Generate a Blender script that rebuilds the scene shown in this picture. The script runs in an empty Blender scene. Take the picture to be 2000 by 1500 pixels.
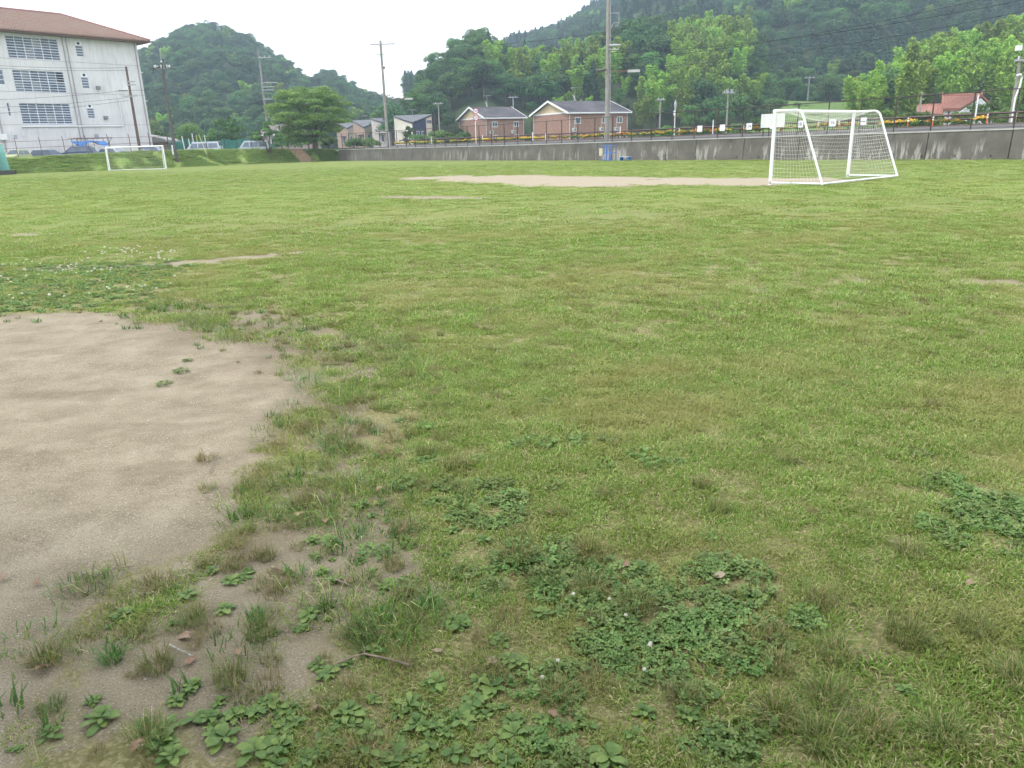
import bpy, bmesh, math, random
import numpy as np
from mathutils import Vector, Matrix
R_ = math.radians
random.seed(7)
scene = bpy.context.scene
COL = scene.collection

# ------------------------------------------------------------------ camera, world, sun, exposure
F_PX, PITCH, ROLL, EYE = 1480.0, R_(17.58), R_(-1.67), 1.6      # focal length in px of a 2000 px wide frame
cam_d = bpy.data.cameras.new('camera'); cam = bpy.data.objects.new('camera', cam_d); COL.objects.link(cam)
cam_d.sensor_width = 36.0; cam_d.lens = 36.0 * F_PX / 2000.0
cam_d.clip_start = 0.05; cam_d.clip_end = 6000
cam.matrix_world = Matrix.Translation((0, 0, EYE)) @ Matrix.Rotation(math.pi / 2 - PITCH, 4, 'X') @ Matrix.Rotation(ROLL, 4, 'Z')
scene.camera = cam

SUN_EL, SUN_AZ = R_(60), R_(-98)          # azimuth from +Y towards +X
w = bpy.data.worlds.new('World'); scene.world = w; w.use_nodes = True
nt = w.node_tree; nt.nodes.clear()
wo = nt.nodes.new('ShaderNodeOutputWorld'); bg = nt.nodes.new('ShaderNodeBackground')
sky = nt.nodes.new('ShaderNodeTexSky'); sky.sky_type = 'NISHITA'; sky.sun_disc = False
sky.sun_elevation = SUN_EL; sky.sun_rotation = SUN_AZ; sky.dust_density = 4.0; sky.air_density = 1.0
# a closed bright cloud layer over the clear sky: soft, nearly even white-grey
tc = nt.nodes.new('ShaderNodeTexCoord'); nz = nt.nodes.new('ShaderNodeTexNoise')
nz.inputs['Scale'].default_value = 1.6; nz.inputs['Detail'].default_value = 5
cr = nt.nodes.new('ShaderNodeValToRGB')
cr.color_ramp.elements[0].position = 0.3; cr.color_ramp.elements[0].color = (8.0, 8.3, 8.8, 1)
cr.color_ramp.elements[1].position = 0.7; cr.color_ramp.elements[1].color = (9.6, 9.8, 10.1, 1)
mx = nt.nodes.new('ShaderNodeMix'); mx.data_type = 'RGBA'; mx.inputs[0].default_value = 0.88
nt.links.new(tc.outputs['Generated'], nz.inputs['Vector']); nt.links.new(nz.outputs['Fac'], cr.inputs['Fac'])
nt.links.new(sky.outputs['Color'], mx.inputs[6]); nt.links.new(cr.outputs['Color'], mx.inputs[7])
nt.links.new(mx.outputs[2], bg.inputs['Color']); bg.inputs['Strength'].default_value = 0.1
nt.links.new(bg.outputs['Background'], wo.inputs['Surface'])

sun_d = bpy.data.lights.new('sun', 'SUN'); sun_d.energy = 1.3; sun_d.angle = R_(14); sun_d.color = (1.0, 0.96, 0.9)
sun = bpy.data.objects.new('sun', sun_d); COL.objects.link(sun)
sdir = Vector((math.sin(SUN_AZ) * math.cos(SUN_EL), math.cos(SUN_AZ) * math.cos(SUN_EL), math.sin(SUN_EL)))
sun.rotation_euler = (-sdir).to_track_quat('-Z', 'Y').to_euler(); sun.location = sdir * 300

vs = scene.view_settings
vs.view_transform = 'Standard'; vs.look = 'None'; vs.gamma = 1; vs.exposure = 1.42; vs.use_curve_mapping = False
cy = scene.cycles
cy.use_denoising = True; cy.adaptive_threshold = 0.03; cy.max_bounces = 5; cy.diffuse_bounces = 3; cy.glossy_bounces = 2; cy.transmission_bounces = 3
cy.transparent_max_bounces = 6; cy.volume_bounces = 0; cy.caustics_reflective = False; cy.caustics_refractive = False
scene.render.film_transparent = False

# ------------------------------------------------------------------ sight lines of the photograph's camera (for surveying positions)
_c, _s = math.cos, math.sin
def _rx(a): return np.array([[1, 0, 0], [0, _c(a), -_s(a)], [0, _s(a), _c(a)]])
def _rz(a): return np.array([[_c(a), -_s(a), 0], [_s(a), _c(a), 0], [0, 0, 1]])
RM = _rx(math.pi / 2 - PITCH) @ _rz(ROLL)
def ray(px, py): return RM @ np.array([(px - 1000) / F_PX, -(py - 750) / F_PX, -1.0])
def gp(px, py, z=0.0):
    d = ray(px, py); return d * ((z - EYE) / d[2]) + np.array([0, 0, EYE])
def at(px, py, D):
    d = ray(px, py); return d * (D / d[1]) + np.array([0, 0, EYE])
def proj(P):
    v = (np.asarray(P) - np.array([0, 0, EYE])) @ RM
    return 1000 + F_PX * v[..., 0] / -v[..., 2], 750 - F_PX * v[..., 1] / -v[..., 2]

# ------------------------------------------------------------------ small numeric tools
_prm = np.random.RandomState(3).permutation(512)
def vnoise(x, y, seed=0):
    x = np.asarray(x, float) + seed * 17.3; y = np.asarray(y, float) + seed * 9.1
    xi = np.floor(x).astype(int); yi = np.floor(y).astype(int); xf = x - xi; yf = y - yi
    u = xf * xf * (3 - 2 * xf); v = yf * yf * (3 - 2 * yf)
    h = lambda a, b: _prm[(_prm[a & 511] + b) & 511] / 511.0
    return (h(xi, yi) * (1 - u) + h(xi + 1, yi) * u) * (1 - v) + (h(xi, yi + 1) * (1 - u) + h(xi + 1, yi + 1) * u) * v
def fbm(x, y, o=4, seed=0):
    r = 0; a = 0.5; f = 1.0
    for k in range(o):
        r = r + a * vnoise(np.asarray(x) * f, np.asarray(y) * f, seed + k); a *= 0.5; f *= 2.03
    return r / (1 - 0.5 ** o)
def sstep(a, b, x):
    t = np.clip((x - a) / (b - a), 0, 1); return t * t * (3 - 2 * t)
def sdpoly(x, y, poly):
    x = np.asarray(x, float); y = np.asarray(y, float)
    d = np.full(x.shape, 1e9); ins = np.zeros(x.shape, bool); n = len(poly)
    for i in range(n):
        ax, ay = poly[i]; bx, by = poly[(i + 1) % n]
        ex, ey = bx - ax, by - ay; L = ex * ex + ey * ey + 1e-12
        t = np.clip(((x - ax) * ex + (y - ay) * ey) / L, 0, 1)
        d = np.minimum(d, np.hypot(x - ax - t * ex, y - ay - t * ey))
        c = ((ay > y) != (by > y)) & (x < ex * (y - ay) / (by - ay + 1e-12) + ax)
        ins ^= c
    return np.where(ins, -d, d)
def gpoly(pts): return [tuple(gp(*p)[:2]) for p in pts]

# ------------------------------------------------------------------ object tools
def tag(o, label=None, cat=None, group=None, kind=None):
    if label: o['label'] = label
    if cat: o['category'] = cat
    if group: o['group'] = group
    if kind: o['kind'] = kind
    return o
def empty(name, loc=(0, 0, 0), rz=0.0, label=None, cat=None, group=None, parent=None):
    o = bpy.data.objects.new(name, None); COL.objects.link(o)
    o.empty_display_size = 0.2; o.location = tuple(float(v) for v in loc); o.rotation_euler = (0, 0, rz)
    if parent: o.parent = parent
    return tag(o, label, cat, group)
def link(name, me, parent=None, loc=None, rot=None, scale=None):
    o = bpy.data.objects.new(name, me); COL.objects.link(o)
    if parent: o.parent = parent
    if loc is not None: o.location = tuple(float(v) for v in loc)
    if rot is not None: o.rotation_euler = rot
    if scale is not None: o.scale = (scale,) * 3 if np.isscalar(scale) else scale
    return o
def copy_tree(o, parent=None):
    c = o.copy(); COL.objects.link(c); c.parent = parent
    for ch in o.children: copy_tree(ch, c)
    return c

class MB:
    def __init__(s): s.v = []; s.f = []
    def add(s, vs, fs):
        n = len(s.v); s.v += [tuple(float(c) for c in p) for p in vs]; s.f += [tuple(i + n for i in f) for f in fs]; return s
    def box(s, lo, hi, M=None):
        (a, b, c), (d, e, f) = lo, hi
        vs = [(a, b, c), (d, b, c), (d, e, c), (a, e, c), (a, b, f), (d, b, f), (d, e, f), (a, e, f)]
        if M is not None: vs = [tuple(M @ Vector(p)) for p in vs]
        return s.add(vs, [(0, 3, 2, 1), (4, 5, 6, 7), (0, 1, 5, 4), (1, 2, 6, 5), (2, 3, 7, 6), (3, 0, 4, 7)])
    def tube(s, pts, r, n=8, cap=True):
        pts = [Vector([float(c) for c in p]) for p in pts]; m = len(pts)
        rs = [r] * m if np.isscalar(r) else list(r)
        base = len(s.v); up = None
        for i, p in enumerate(pts):
            t = (pts[min(i + 1, m - 1)] - pts[max(i - 1, 0)]).normalized()
            if up is None: up = Vector((0, 0, 1)) if abs(t.z) < 0.9 else Vector((1, 0, 0))
            a = t.cross(up)
            if a.length < 1e-5: a = t.orthogonal()
            a.normalize(); b = t.cross(a).normalized(); up = -b if False else up
            for k in range(n):
                th = 2 * math.pi * k / n
                s.v.append(tuple(p + (a * math.cos(th) + b * math.sin(th)) * rs[i]))
        for i in range(m - 1):
            for k in range(n):
                k2 = (k + 1) % n
                s.f.append((base + i * n + k, base + i * n + k2, base + (i + 1) * n + k2, base + (i + 1) * n + k))
        if cap:
            s.f.append(tuple(base + k for k in reversed(range(n)))); s.f.append(tuple(base + (m - 1) * n + k for k in range(n)))
        return s
    def prism(s, poly, axis_vec, M=None):
        a = Vector(axis_vec); n = len(poly)
        vs = [Vector(p) for p in poly] + [Vector(p) + a for p in poly]
        if M is not None: vs = [M @ p for p in vs]
        return s.add(vs, [tuple(reversed(range(n))), tuple(range(n, 2 * n))] + [(i, (i + 1) % n, n + (i + 1) % n, n + i) for i in range(n)])
    def quad(s, a, b, c, d): return s.add([a, b, c, d], [(0, 1, 2, 3)])
    def mesh(s, name, mat, smooth=False):
        me = bpy.data.meshes.new(name); me.from_pydata(s.v, [], s.f); me.update()
        if mat: me.materials.append(mat)
        if smooth: me.polygons.foreach_set('use_smooth', [True] * len(me.polygons))
        return me
    def build(s, name, mat, parent=None, smooth=False, fixn=True, loc=None, rot=None):
        me = s.mesh(name, mat, smooth)
        if fixn:
            bm = bmesh.new(); bm.from_mesh(me); bmesh.ops.recalc_face_normals(bm, faces=bm.faces); bm.to_mesh(me); bm.free()
        return link(name, me, parent, loc, rot)

def fast_mesh(name, V, nper, mat, attrs=None, smooth=False):
    """V: (N, nper, 3) separate polygons."""
    N = V.shape[0]; me = bpy.data.meshes.new(name)
    me.vertices.add(N * nper); me.vertices.foreach_set('co', V.reshape(-1).astype(np.float32))
    me.loops.add(N * nper); me.loops.foreach_set('vertex_index', np.arange(N * nper, dtype=np.int32))
    me.polygons.add(N); me.polygons.foreach_set('loop_start', np.arange(0, N * nper, nper, dtype=np.int32))
    me.polygons.foreach_set('loop_total', np.full(N, nper, dtype=np.int32))
    me.update(calc_edges=True); me.validate()
    for k, a in (attrs or {}).items():
        at_ = me.attributes.new(k, 'FLOAT', 'POINT'); at_.data.foreach_set('value', np.repeat(a, nper).astype(np.float32))
    me.materials.append(mat)
    return me
def grid_mesh(name, X, Y, Z, mat, attrs=None, smooth=True):
    h, wd = X.shape; me = bpy.data.meshes.new(name)
    V = np.stack([X, Y, Z], -1).reshape(-1, 3)
    i = np.arange(h * wd).reshape(h, wd)
    Fq = np.stack([i[:-1, :-1], i[:-1, 1:], i[1:, 1:], i[1:, :-1]], -1).reshape(-1, 4)
    me.vertices.add(len(V)); me.vertices.foreach_set('co', V.reshape(-1).astype(np.float32))
    me.loops.add(Fq.size); me.loops.foreach_set('vertex_index', Fq.reshape(-1).astype(np.int32))
    me.polygons.add(len(Fq)); me.polygons.foreach_set('loop_start', np.arange(0, Fq.size, 4, dtype=np.int32))
    me.polygons.foreach_set('loop_total', np.full(len(Fq), 4, dtype=np.int32))
    me.polygons.foreach_set('use_smooth', np.full(len(Fq), smooth))
    me.update(calc_edges=True)
    for k, a in (attrs or {}).items():
        at_ = me.attributes.new(k, 'FLOAT', 'POINT'); at_.data.foreach_set('value', np.asarray(a).reshape(-1).astype(np.float32))
    me.materials.append(mat)
    return me

# ------------------------------------------------------------------ materials
def srgb(r, g, b):
    f = lambda c: (c / 255 / 12.92) if c / 255 <= 0.04045 else ((c / 255 + 0.055) / 1.055) ** 2.4
    return (f(r), f(g), f(b))
class NT:
    def __init__(s, name):
        s.m = bpy.data.materials.new(name); s.m.use_nodes = True; s.t = s.m.node_tree
        s.b = s.t.nodes['Principled BSDF']; s.out = s.t.nodes['Material Output']
        s.b.inputs['Specular IOR Level'].default_value = 0.3
    def n(s, typ, **kw):
        nd = s.t.nodes.new(typ)
        for k, v in kw.items():
            if k in nd.inputs: nd.inputs[k].default_value = v
            else: setattr(nd, k, v)
        return nd
    def l(s, a, b): s.t.links.new(a, b)
    def coord(s, kind='Object', scale=(1, 1, 1)):
        tc = s.n('ShaderNodeTexCoord'); mp = s.n('ShaderNodeMapping'); mp.inputs['Scale'].default_value = scale
        s.l(tc.outputs[kind], mp.inputs['Vector']); return mp.outputs['Vector']
    def wcoord(s, scale=(1, 1, 1)):
        g = s.n('ShaderNodeNewGeometry'); mp = s.n('ShaderNodeMapping'); mp.inputs['Scale'].default_value = scale
        s.l(g.outputs['Position'], mp.inputs['Vector']); return mp.outputs['Vector']
    def noise(s, vec, scale, detail=4, rough=0.55):
        nz = s.n('ShaderNodeTexNoise'); nz.inputs['Scale'].default_value = scale
        nz.inputs['Detail'].default_value = detail; nz.inputs['Roughness'].default_value = rough
        s.l(vec, nz.inputs['Vector']); return nz.outputs['Fac']
    def ramp(s, fac, stops):
        r = s.n('ShaderNodeValToRGB'); e = r.color_ramp.elements
        while len(e) < len(stops): e.new(0.5)
        for el, (p, c) in zip(e, stops): el.position = p; el.color = (*c, 1) if len(c) == 3 else c
        s.l(fac, r.inputs['Fac']); return r.outputs['Color']
    def math(s, op, a, b=None, clamp=False):
        m = s.n('ShaderNodeMath'); m.operation = op; m.use_clamp = clamp
        for i, v in enumerate((a, b)):
            if v is None: continue
            if isinstance(v, (int, float)): m.inputs[i].default_value = v
            else: s.l(v, m.inputs[i])
        return m.outputs[0]
    def mix(s, fac, a, b, mode='MIX'):
        m = s.n('ShaderNodeMix'); m.data_type = 'RGBA'; m.blend_type = mode
        for i, v in ((0, fac), (6, a), (7, b)):
            if isinstance(v, (int, float)): m.inputs[i].default_value = v
            elif isinstance(v, tuple): m.inputs[i].default_value = (*v, 1)
            else: s.l(v, m.inputs[i])
        return m.outputs[2]
    def attr(s, name, typ='GEOMETRY'):
        a = s.n('ShaderNodeAttribute'); a.attribute_name = name; a.attribute_type = typ; return a.outputs['Fac']
    def maprange(s, v, a, b, c=0.0, d=1.0):
        m = s.n('ShaderNodeMapRange'); m.interpolation_type = 'SMOOTHSTEP'
        s.l(v, m.inputs[0])
        for i, q in enumerate((a, b, c, d)): m.inputs[i + 1].default_value = q
        return m.outputs[0]
    def bump(s, h, strength=0.3, dist=0.02):
        b = s.n('ShaderNodeBump'); b.inputs['Strength'].default_value = strength; b.inputs['Distance'].default_value = dist
        s.l(h, b.inputs['Height']); s.l(b.outputs['Normal'], s.b.inputs['Normal'])
    def color(s, c): s.l(c, s.b.inputs['Base Color'])
_mc = {}
def mat(name, col, rough=0.75, var=0.18, scale=3.0, metal=0.0, bump=0.0, streak=0.0):
    if name in _mc: return _mc[name]
    k = NT(name); v = k.wcoord()
    f = k.noise(v, scale, 5)
    c = k.ramp(f, [(0.3, tuple(x * (1 - var) for x in col)), (0.7, tuple(min(1, x * (1 + var)) for x in col))])
    if streak:
        g = k.noise(k.wcoord((1, 1, 0.08)), 4.0, 4)
        c = k.mix(k.maprange(g, 0.45, 0.75, 0, streak), c, tuple(x * 0.45 for x in col))
    k.color(c); k.b.inputs['Roughness'].default_value = rough; k.b.inputs['Metallic'].default_value = metal
    if bump: k.bump(k.noise(v, scale * 6, 4), bump, 0.02)
    _mc[name] = k.m; return k.m
def leafmat(name, cols, trans=0.3, rough=0.6, inst=False, rnd=0.25, tint=None):
    """cols: ramp stops over the leaf's own shade; per plant variation by object random."""
    k = NT(name); c = k.ramp(k.attr('c'), cols)
    oi = k.n('ShaderNodeObjectInfo')
    hs = k.n('ShaderNodeHueSaturation')
    k.l(k.math('ADD', k.math('MULTIPLY', oi.outputs['Random'], 0.035), 0.492), hs.inputs['Hue'])
    k.l(k.math('ADD', k.math('MULTIPLY', oi.outputs['Random'], rnd * 2), 1.0 - rnd), hs.inputs['Value'])
    k.l(c, hs.inputs['Color']); c = hs.outputs['Color']
    if tint:   # tint 0..1 from the scatter points moves the plant towards another colour
        c = k.mix(k.attr('tint', 'INSTANCER'), c, tint)
    k.color(c); k.b.inputs['Roughness'].default_value = rough
    tr = k.n('ShaderNodeBsdfTranslucent'); k.l(c, tr.inputs['Color'])
    ms = k.n('ShaderNodeMixShader'); ms.inputs[0].default_value = trans
    k.l(k.b.outputs[0], ms.inputs[1]); k.l(tr.outputs[0], ms.inputs[2]); k.l(ms.outputs[0], k.out.inputs['Surface'])
    return k.m

m_white = mat('white_paint', (0.78, 0.79, 0.80), 0.45, 0.05, 2.0)
m_galv = mat('galvanised_steel', (0.36, 0.37, 0.38), 0.5, 0.12, 4.0, 0.4)
m_conc_pole = mat('pole_concrete', (0.27, 0.255, 0.23), 0.85, 0.15, 2.0, bump=0.1, streak=0.3)
m_wood_pole = mat('dark_wood_pole', (0.13, 0.085, 0.07), 0.85, 0.25, 3.0)
m_dark_metal = mat('dark_brown_metal', (0.055, 0.042, 0.038), 0.6, 0.15, 4.0)
m_rail = mat('brown_guardrail_paint', (0.085, 0.052, 0.046), 0.6, 0.2, 2.0, streak=0.2)
m_black = mat('black_rubber', (0.02, 0.02, 0.022), 0.6, 0.1)
m_bark = mat('bark', (0.11, 0.085, 0.065), 0.95, 0.3, 6.0, bump=0.5)
m_glass = mat('window_glass', (0.10, 0.13, 0.17), 0.08, 0.25, 0.7)
m_glass.node_tree.nodes['Principled BSDF'].inputs['Specular IOR Level'].default_value = 0.6
m_blue = mat('blue_paint', (0.05, 0.17, 0.50), 0.5, 0.15)
m_insul = mat('white_porcelain', (0.7, 0.7, 0.7), 0.3, 0.05)

# ------------------------------------------------------------------ leaf makers (numpy)
def leaf_cards(P, N, size, aspect, rng, T=None):
    n = len(P); N = N / (np.linalg.norm(N, axis=1, keepdims=True) + 1e-9)
    if T is None: T = rng.normal(size=(n, 3))
    T = T - (T * N).sum(1, keepdims=True) * N; T /= np.linalg.norm(T, axis=1, keepdims=True) + 1e-9
    B = np.cross(N, T); s = size.reshape(-1, 1) * 0.5
    return np.stack([P - T * s, P + B * s * aspect + T * s * 0.1, P + T * s, P - B * s * aspect + T * s * 0.1], 1)
def unit(rng, n):
    v = rng.normal(size=(n, 3)); return v / np.linalg.norm(v, axis=1, keepdims=True)
def lobed_crown(seed, lobes, n, leaf, up=0.25, aspect=0.62):
    """lobes: (cx,cy,cz,rx,ry,rz) rows."""
    rng = np.random.RandomState(seed); L = np.array(lobes, float)
    wgt = (L[:, 3] * L[:, 4] + L[:, 3] * L[:, 5] + L[:, 4] * L[:, 5]); k = rng.choice(len(L), n, p=wgt / wgt.sum())
    d = unit(rng, n); d[:, 2] = np.where(d[:, 2] < -0.3, -d[:, 2], d[:, 2])
    r = 0.55 + 0.5 * rng.rand(n, 1) ** 0.6
    P = L[k, :3] + d * L[k, 3:] * r
    N = d * 0.9 + rng.normal(size=(n, 3)) * 0.55; N[:, 2] += up
    Q = leaf_cards(P, N, leaf * (0.6 + 0.8 * rng.rand(n)), aspect, rng)
    c = np.clip(0.5 + 0.22 * rng.normal(size=n) + 0.15 * (rng.rand(len(L))[k] - 0.5), 0, 1)
    return Q, c
def broad_lobes(seed, R, H, m):
    rng = np.random.RandomState(seed); out = []
    for i in range(m):
        a = rng.rand() * 6.283; q = math.sqrt(rng.rand()); z = H * (0.36 + 0.5 * rng.rand()); rr = R * 0.72 * q * math.sqrt(max(0.1, 1 - ((z / H - 0.5) / 0.55) ** 2))
        s = R * (0.26 + 0.2 * rng.rand())
        out.append((rr * math.cos(a), rr * math.sin(a), z, s * 1.15, s * 1.15, s * 0.8))
    out.append((0, 0, H * 0.6, R * 0.5, R * 0.5, H * 0.25))
    return out
def bamboo_crown(seed, R, H, plumes, n, leaf):
    rng = np.random.RandomState(seed); Ps = []; Ts = []; per = n // plumes; sh = []
    for i in range(plumes):
        a = rng.rand() * 6.283; lean = R * (0.25 + 0.75 * rng.rand()); h = H * (0.72 + 0.28 * rng.rand())
        bx, by = rng.normal(size=2) * R * 0.22
        t = 0.30 + 0.70 * rng.rand(per) ** 0.85
        cx = bx + math.cos(a) * lean * t ** 2.4; cyy = by + math.sin(a) * lean * t ** 2.4
        cz = h * (t - 0.16 * t ** 5)
        wd = R * 0.34 * np.sin(np.clip((t - 0.18) / 0.86, 0, 1) * math.pi) ** 0.7 + 0.15
        d = unit(rng, per) * (rng.rand(per, 1) ** 0.45)
        P = np.stack([cx, cyy, cz], 1) + d * np.stack([wd, wd, wd * 1.0], 1)
        T = np.stack([d[:, 0] + math.cos(a) * 0.4, d[:, 1] + math.sin(a) * 0.4, -0.55 + 0.5 * rng.normal(size=per)], 1)
        Ps.append(P); Ts.append(T); sh.append(np.full(per, rng.rand() - 0.5))
    P = np.concatenate(Ps); T = np.concatenate(Ts); m = len(P)
    N = rng.normal(size=(m, 3)); N[:, 2] = abs(N[:, 2]) + 0.5
    Q = leaf_cards(P, N, leaf * (0.6 + 0.8 * rng.rand(m)), 0.5, rng, T)
    return Q, np.clip(0.5 + 0.2 * rng.normal(size=m) + 0.35 * np.concatenate(sh), 0, 1)
def conifer_crown(seed, R, H, n, leaf):
    rng = np.random.RandomState(seed)
    t = rng.rand(n) ** 0.75; z = H * (0.16 + 0.86 * t) ; lay = 0.82 + 0.3 * np.sin(z * 4.2 + rng.rand() * 6)
    a = rng.rand(n) * 6.283; arm = 0.8 + 0.3 * np.sin(a * 5 + z * 1.7)
    r = (R * (1.04 - t) ** 0.8) * lay * arm * np.sqrt(0.25 + 0.75 * rng.rand(n))
    P = np.stack([np.cos(a) * r, np.sin(a) * r, z - 0.12 * r], 1)
    N = np.stack([np.cos(a), np.sin(a), np.full(n, 0.9)], 1) + rng.normal(size=(n, 3)) * 0.45
    T = np.stack([np.cos(a), np.sin(a), np.full(n, -0.35)], 1) + rng.normal(size=(n, 3)) * 0.3
    Q = leaf_cards(P, N, leaf * (0.6 + 0.8 * rng.rand(n)), 0.5, rng, T)
    return Q, np.clip(0.5 + 0.22 * rng.normal(size=n), 0, 1)

DARK = [(0.0, (0.030, 0.066, 0.022)), (0.5, (0.058, 0.120, 0.034)), (1.0, (0.110, 0.185, 0.050))]
MID = [(0.0, (0.050, 0.105, 0.026)), (0.5, (0.095, 0.185, 0.040)), (1.0, (0.165, 0.262, 0.062))]
BAMB = [(0.0, (0.15, 0.25, 0.038)), (0.5, (0.285, 0.41, 0.066)), (1.0, (0.40, 0.50, 0.10))]
CONI = [(0.0, (0.026, 0.062, 0.026)), (0.5, (0.048, 0.102, 0.038)), (1.0, (0.078, 0.145, 0.050))]
m_dark = leafmat('dark_broadleaf_foliage', DARK, rnd=.42); m_mid = leafmat('green_broadleaf_foliage', MID, rnd=.38)
m_bamb = leafmat('bamboo_foliage', BAMB, 0.35, rnd=.34); m_coni = leafmat('conifer_foliage', CONI, 0.15)

# ------------------------------------------------------------------ scatter of stuff by instances
def proto_obj(name, me):
    return bpy.data.objects.new(name, me)
def scatter(name, P, rot, scl, idx, tint, protos, label, cat):
    coll = bpy.data.collections.new(name + '_sources')
    for i, p in enumerate(protos):
        p.name = 'src%02d_%s' % (i, name); coll.objects.link(p)
    me = bpy.data.meshes.new(name); n = len(P)
    me.vertices.add(n); me.vertices.foreach_set('co', np.asarray(P, np.float32).reshape(-1))
    a = me.attributes.new('rot', 'FLOAT_VECTOR', 'POINT'); a.data.foreach_set('vector', np.asarray(rot, np.float32).reshape(-1))
    sv = np.asarray(scl, np.float32)
    if sv.ndim == 1: sv = np.repeat(sv[:, None], 3, 1)
    a = me.attributes.new('scl', 'FLOAT_VECTOR', 'POINT'); a.data.foreach_set('vector', sv.reshape(-1))
    a = me.attributes.new('idx', 'INT', 'POINT'); a.data.foreach_set('value', np.asarray(idx, np.int32))
    a = me.attributes.new('tint', 'FLOAT', 'POINT'); a.data.foreach_set('value', np.asarray(tint, np.float32))
    o = link(name, me); tag(o, label, cat, kind='stuff')
    g = bpy.data.node_groups.new(name, 'GeometryNodeTree')
    g.interface.new_socket('Geometry', in_out='INPUT', socket_type='NodeSocketGeometry')
    g.interface.new_socket('Geometry', in_out='OUTPUT', socket_type='NodeSocketGeometry')
    N = g.nodes.new; gi = N('NodeGroupInput'); go = N('NodeGroupOutput'); ip = N('GeometryNodeInstanceOnPoints')
    ci = N('GeometryNodeCollectionInfo'); ci.inputs['Collection'].default_value = coll
    ci.inputs['Separate Children'].default_value = True; ci.inputs['Reset Children'].default_value = True
    def na(nm, typ):
        q = N('GeometryNodeInputNamedAttribute'); q.data_type = typ; q.inputs['Name'].default_value = nm; return q.outputs['Attribute']
    L = g.links.new
    L(gi.outputs[0], ip.inputs['Points']); L(ci.outputs[0], ip.inputs['Instance']); ip.inputs['Pick Instance'].default_value = True
    L(na('idx', 'INT'), ip.inputs['Instance Index']); L(na('rot', 'FLOAT_VECTOR'), ip.inputs['Rotation']); L(na('scl', 'FLOAT_VECTOR'), ip.inputs['Scale'])
    L(ip.outputs[0], go.inputs[0])
    md = o.modifiers.new('scatter', 'NODES'); md.node_group = g
    return o

# ================================================================== THE SETTING
# ---- soil map of the playing field (bare earth, worn strips, sand in front of the goal)
BARE = gpoly([(-900, 640), (-300, 625), (0, 617), (120, 612), (245, 608), (300, 627), (390, 652), (470, 670), (540, 692), (560, 722), (620, 748), (585, 790),
              (545, 805), (520, 850), (490, 900), (450, 960), (430, 1010), (370, 1065), (280, 1110), (200, 1150), (130, 1200), (60, 1290), (20, 1370), (-40, 1450), (-120, 1560), (-900, 1560)])
TRANS = gpoly([(245, 598), (400, 592), (560, 606), (690, 640), (790, 690), (850, 750), (800, 830), (770, 900), (860, 1000), (960, 1110), (930, 1230), (800, 1340),
               (600, 1440), (450, 1570), (-120, 1570), (60, 1290), (200, 1150), (430, 1010), (520, 850), (620, 748), (300, 627)])
SAND = gpoly([(770, 345.5), (850, 345), (1000, 341.5), (1120, 344), (1300, 347.5), (1480, 348.5), (1660, 345), (1650, 352), (1500, 363), (1300, 362), (1100, 366), (950, 362), (870, 355)])
SPOTS = [gpoly(p) for p in (
    [(735, 383), (850, 382.5), (955, 385), (940, 388), (830, 389), (745, 387)],
    [(45, 524), (200, 519), (330, 513), (450, 502), (560, 493), (620, 490), (560, 500), (430, 513), (300, 522), (150, 529), (60, 532)],
    [(18, 456), (75, 455), (76, 460), (22, 462)],
    [(1655, 540), (1700, 532), (1740, 540), (1735, 556), (1690, 560), (1660, 552)],
    [(1860, 548), (1950, 543), (2040, 548), (2040, 572), (1950, 568), (1890, 560)],
    [(1470, 560), (1550, 556), (1560, 564), (1480, 568)],
    [(1750, 484), (1825, 483), (1825, 489), (1755, 489)])]
CLOVER = [gpoly(p) for p in (
    [(1060, 1120), (1250, 1140), (1400, 1240), (1510, 1300), (1490, 1420), (1350, 1480), (1210, 1340), (1090, 1250)],
    [(890, 930), (1000, 915), (1095, 938), (1085, 1000), (950, 1015)],
    [(-200, 560), (60, 500), (340, 493), (345, 560), (270, 592), (0, 610), (-200, 620)],
    [(1870, 970), (2050, 945), (2050, 1060), (1900, 1025)],
    [(1320, 1085), (1450, 1075), (1490, 1150), (1350, 1165)],
    [(1000, 1100), (1090, 1080), (1110, 1180), (1000, 1200)])]
def soil_map(x, y, trans=True):
    n1 = fbm(x * 1.1, y * 1.1, 4, 2); n2 = fbm(x * 4.5, y * 4.5, 3, 9); n = n1 * 0.55 + n2 * 0.45
    b = sstep(0.38, -0.22, sdpoly(x, y, BARE) + (n - 0.5) * 0.5)
    t = sstep(0.35, -0.5, sdpoly(x, y, TRANS)) * (0.80 + (n - 0.5) * 1.2) if trans else 0.0
    wear = 0.10 + (n - 0.5) * 0.75
    s = np.maximum(np.maximum(b, t), wear)
    far = fbm(x * 0.5, y * 0.5, 4, 21)
    s = np.maximum(s, sstep(0.6, -0.5, sdpoly(x, y, SAND) + (far - 0.5) * 4.5) * (0.62 + 0.4 * n2))
    for qi, q in enumerate(SPOTS):
        s = np.maximum(s, sstep(0.22, -0.12, sdpoly(x, y, q) + (n - 0.5) * (0.25 if qi < 3 else 0.6)) * (0.74 if qi < 3 else 0.52))
    return np.clip(s, 0, 1)
def clover_map(x, y):
    n = fbm(x * 3.0, y * 3.0, 3, 33); c = np.zeros_like(np.asarray(x, float))
    for q in CLOVER: c = np.maximum(c, sstep(0.16, -0.16, sdpoly(x, y, q) + (n - 0.5) * 0.9))
    return c
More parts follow.
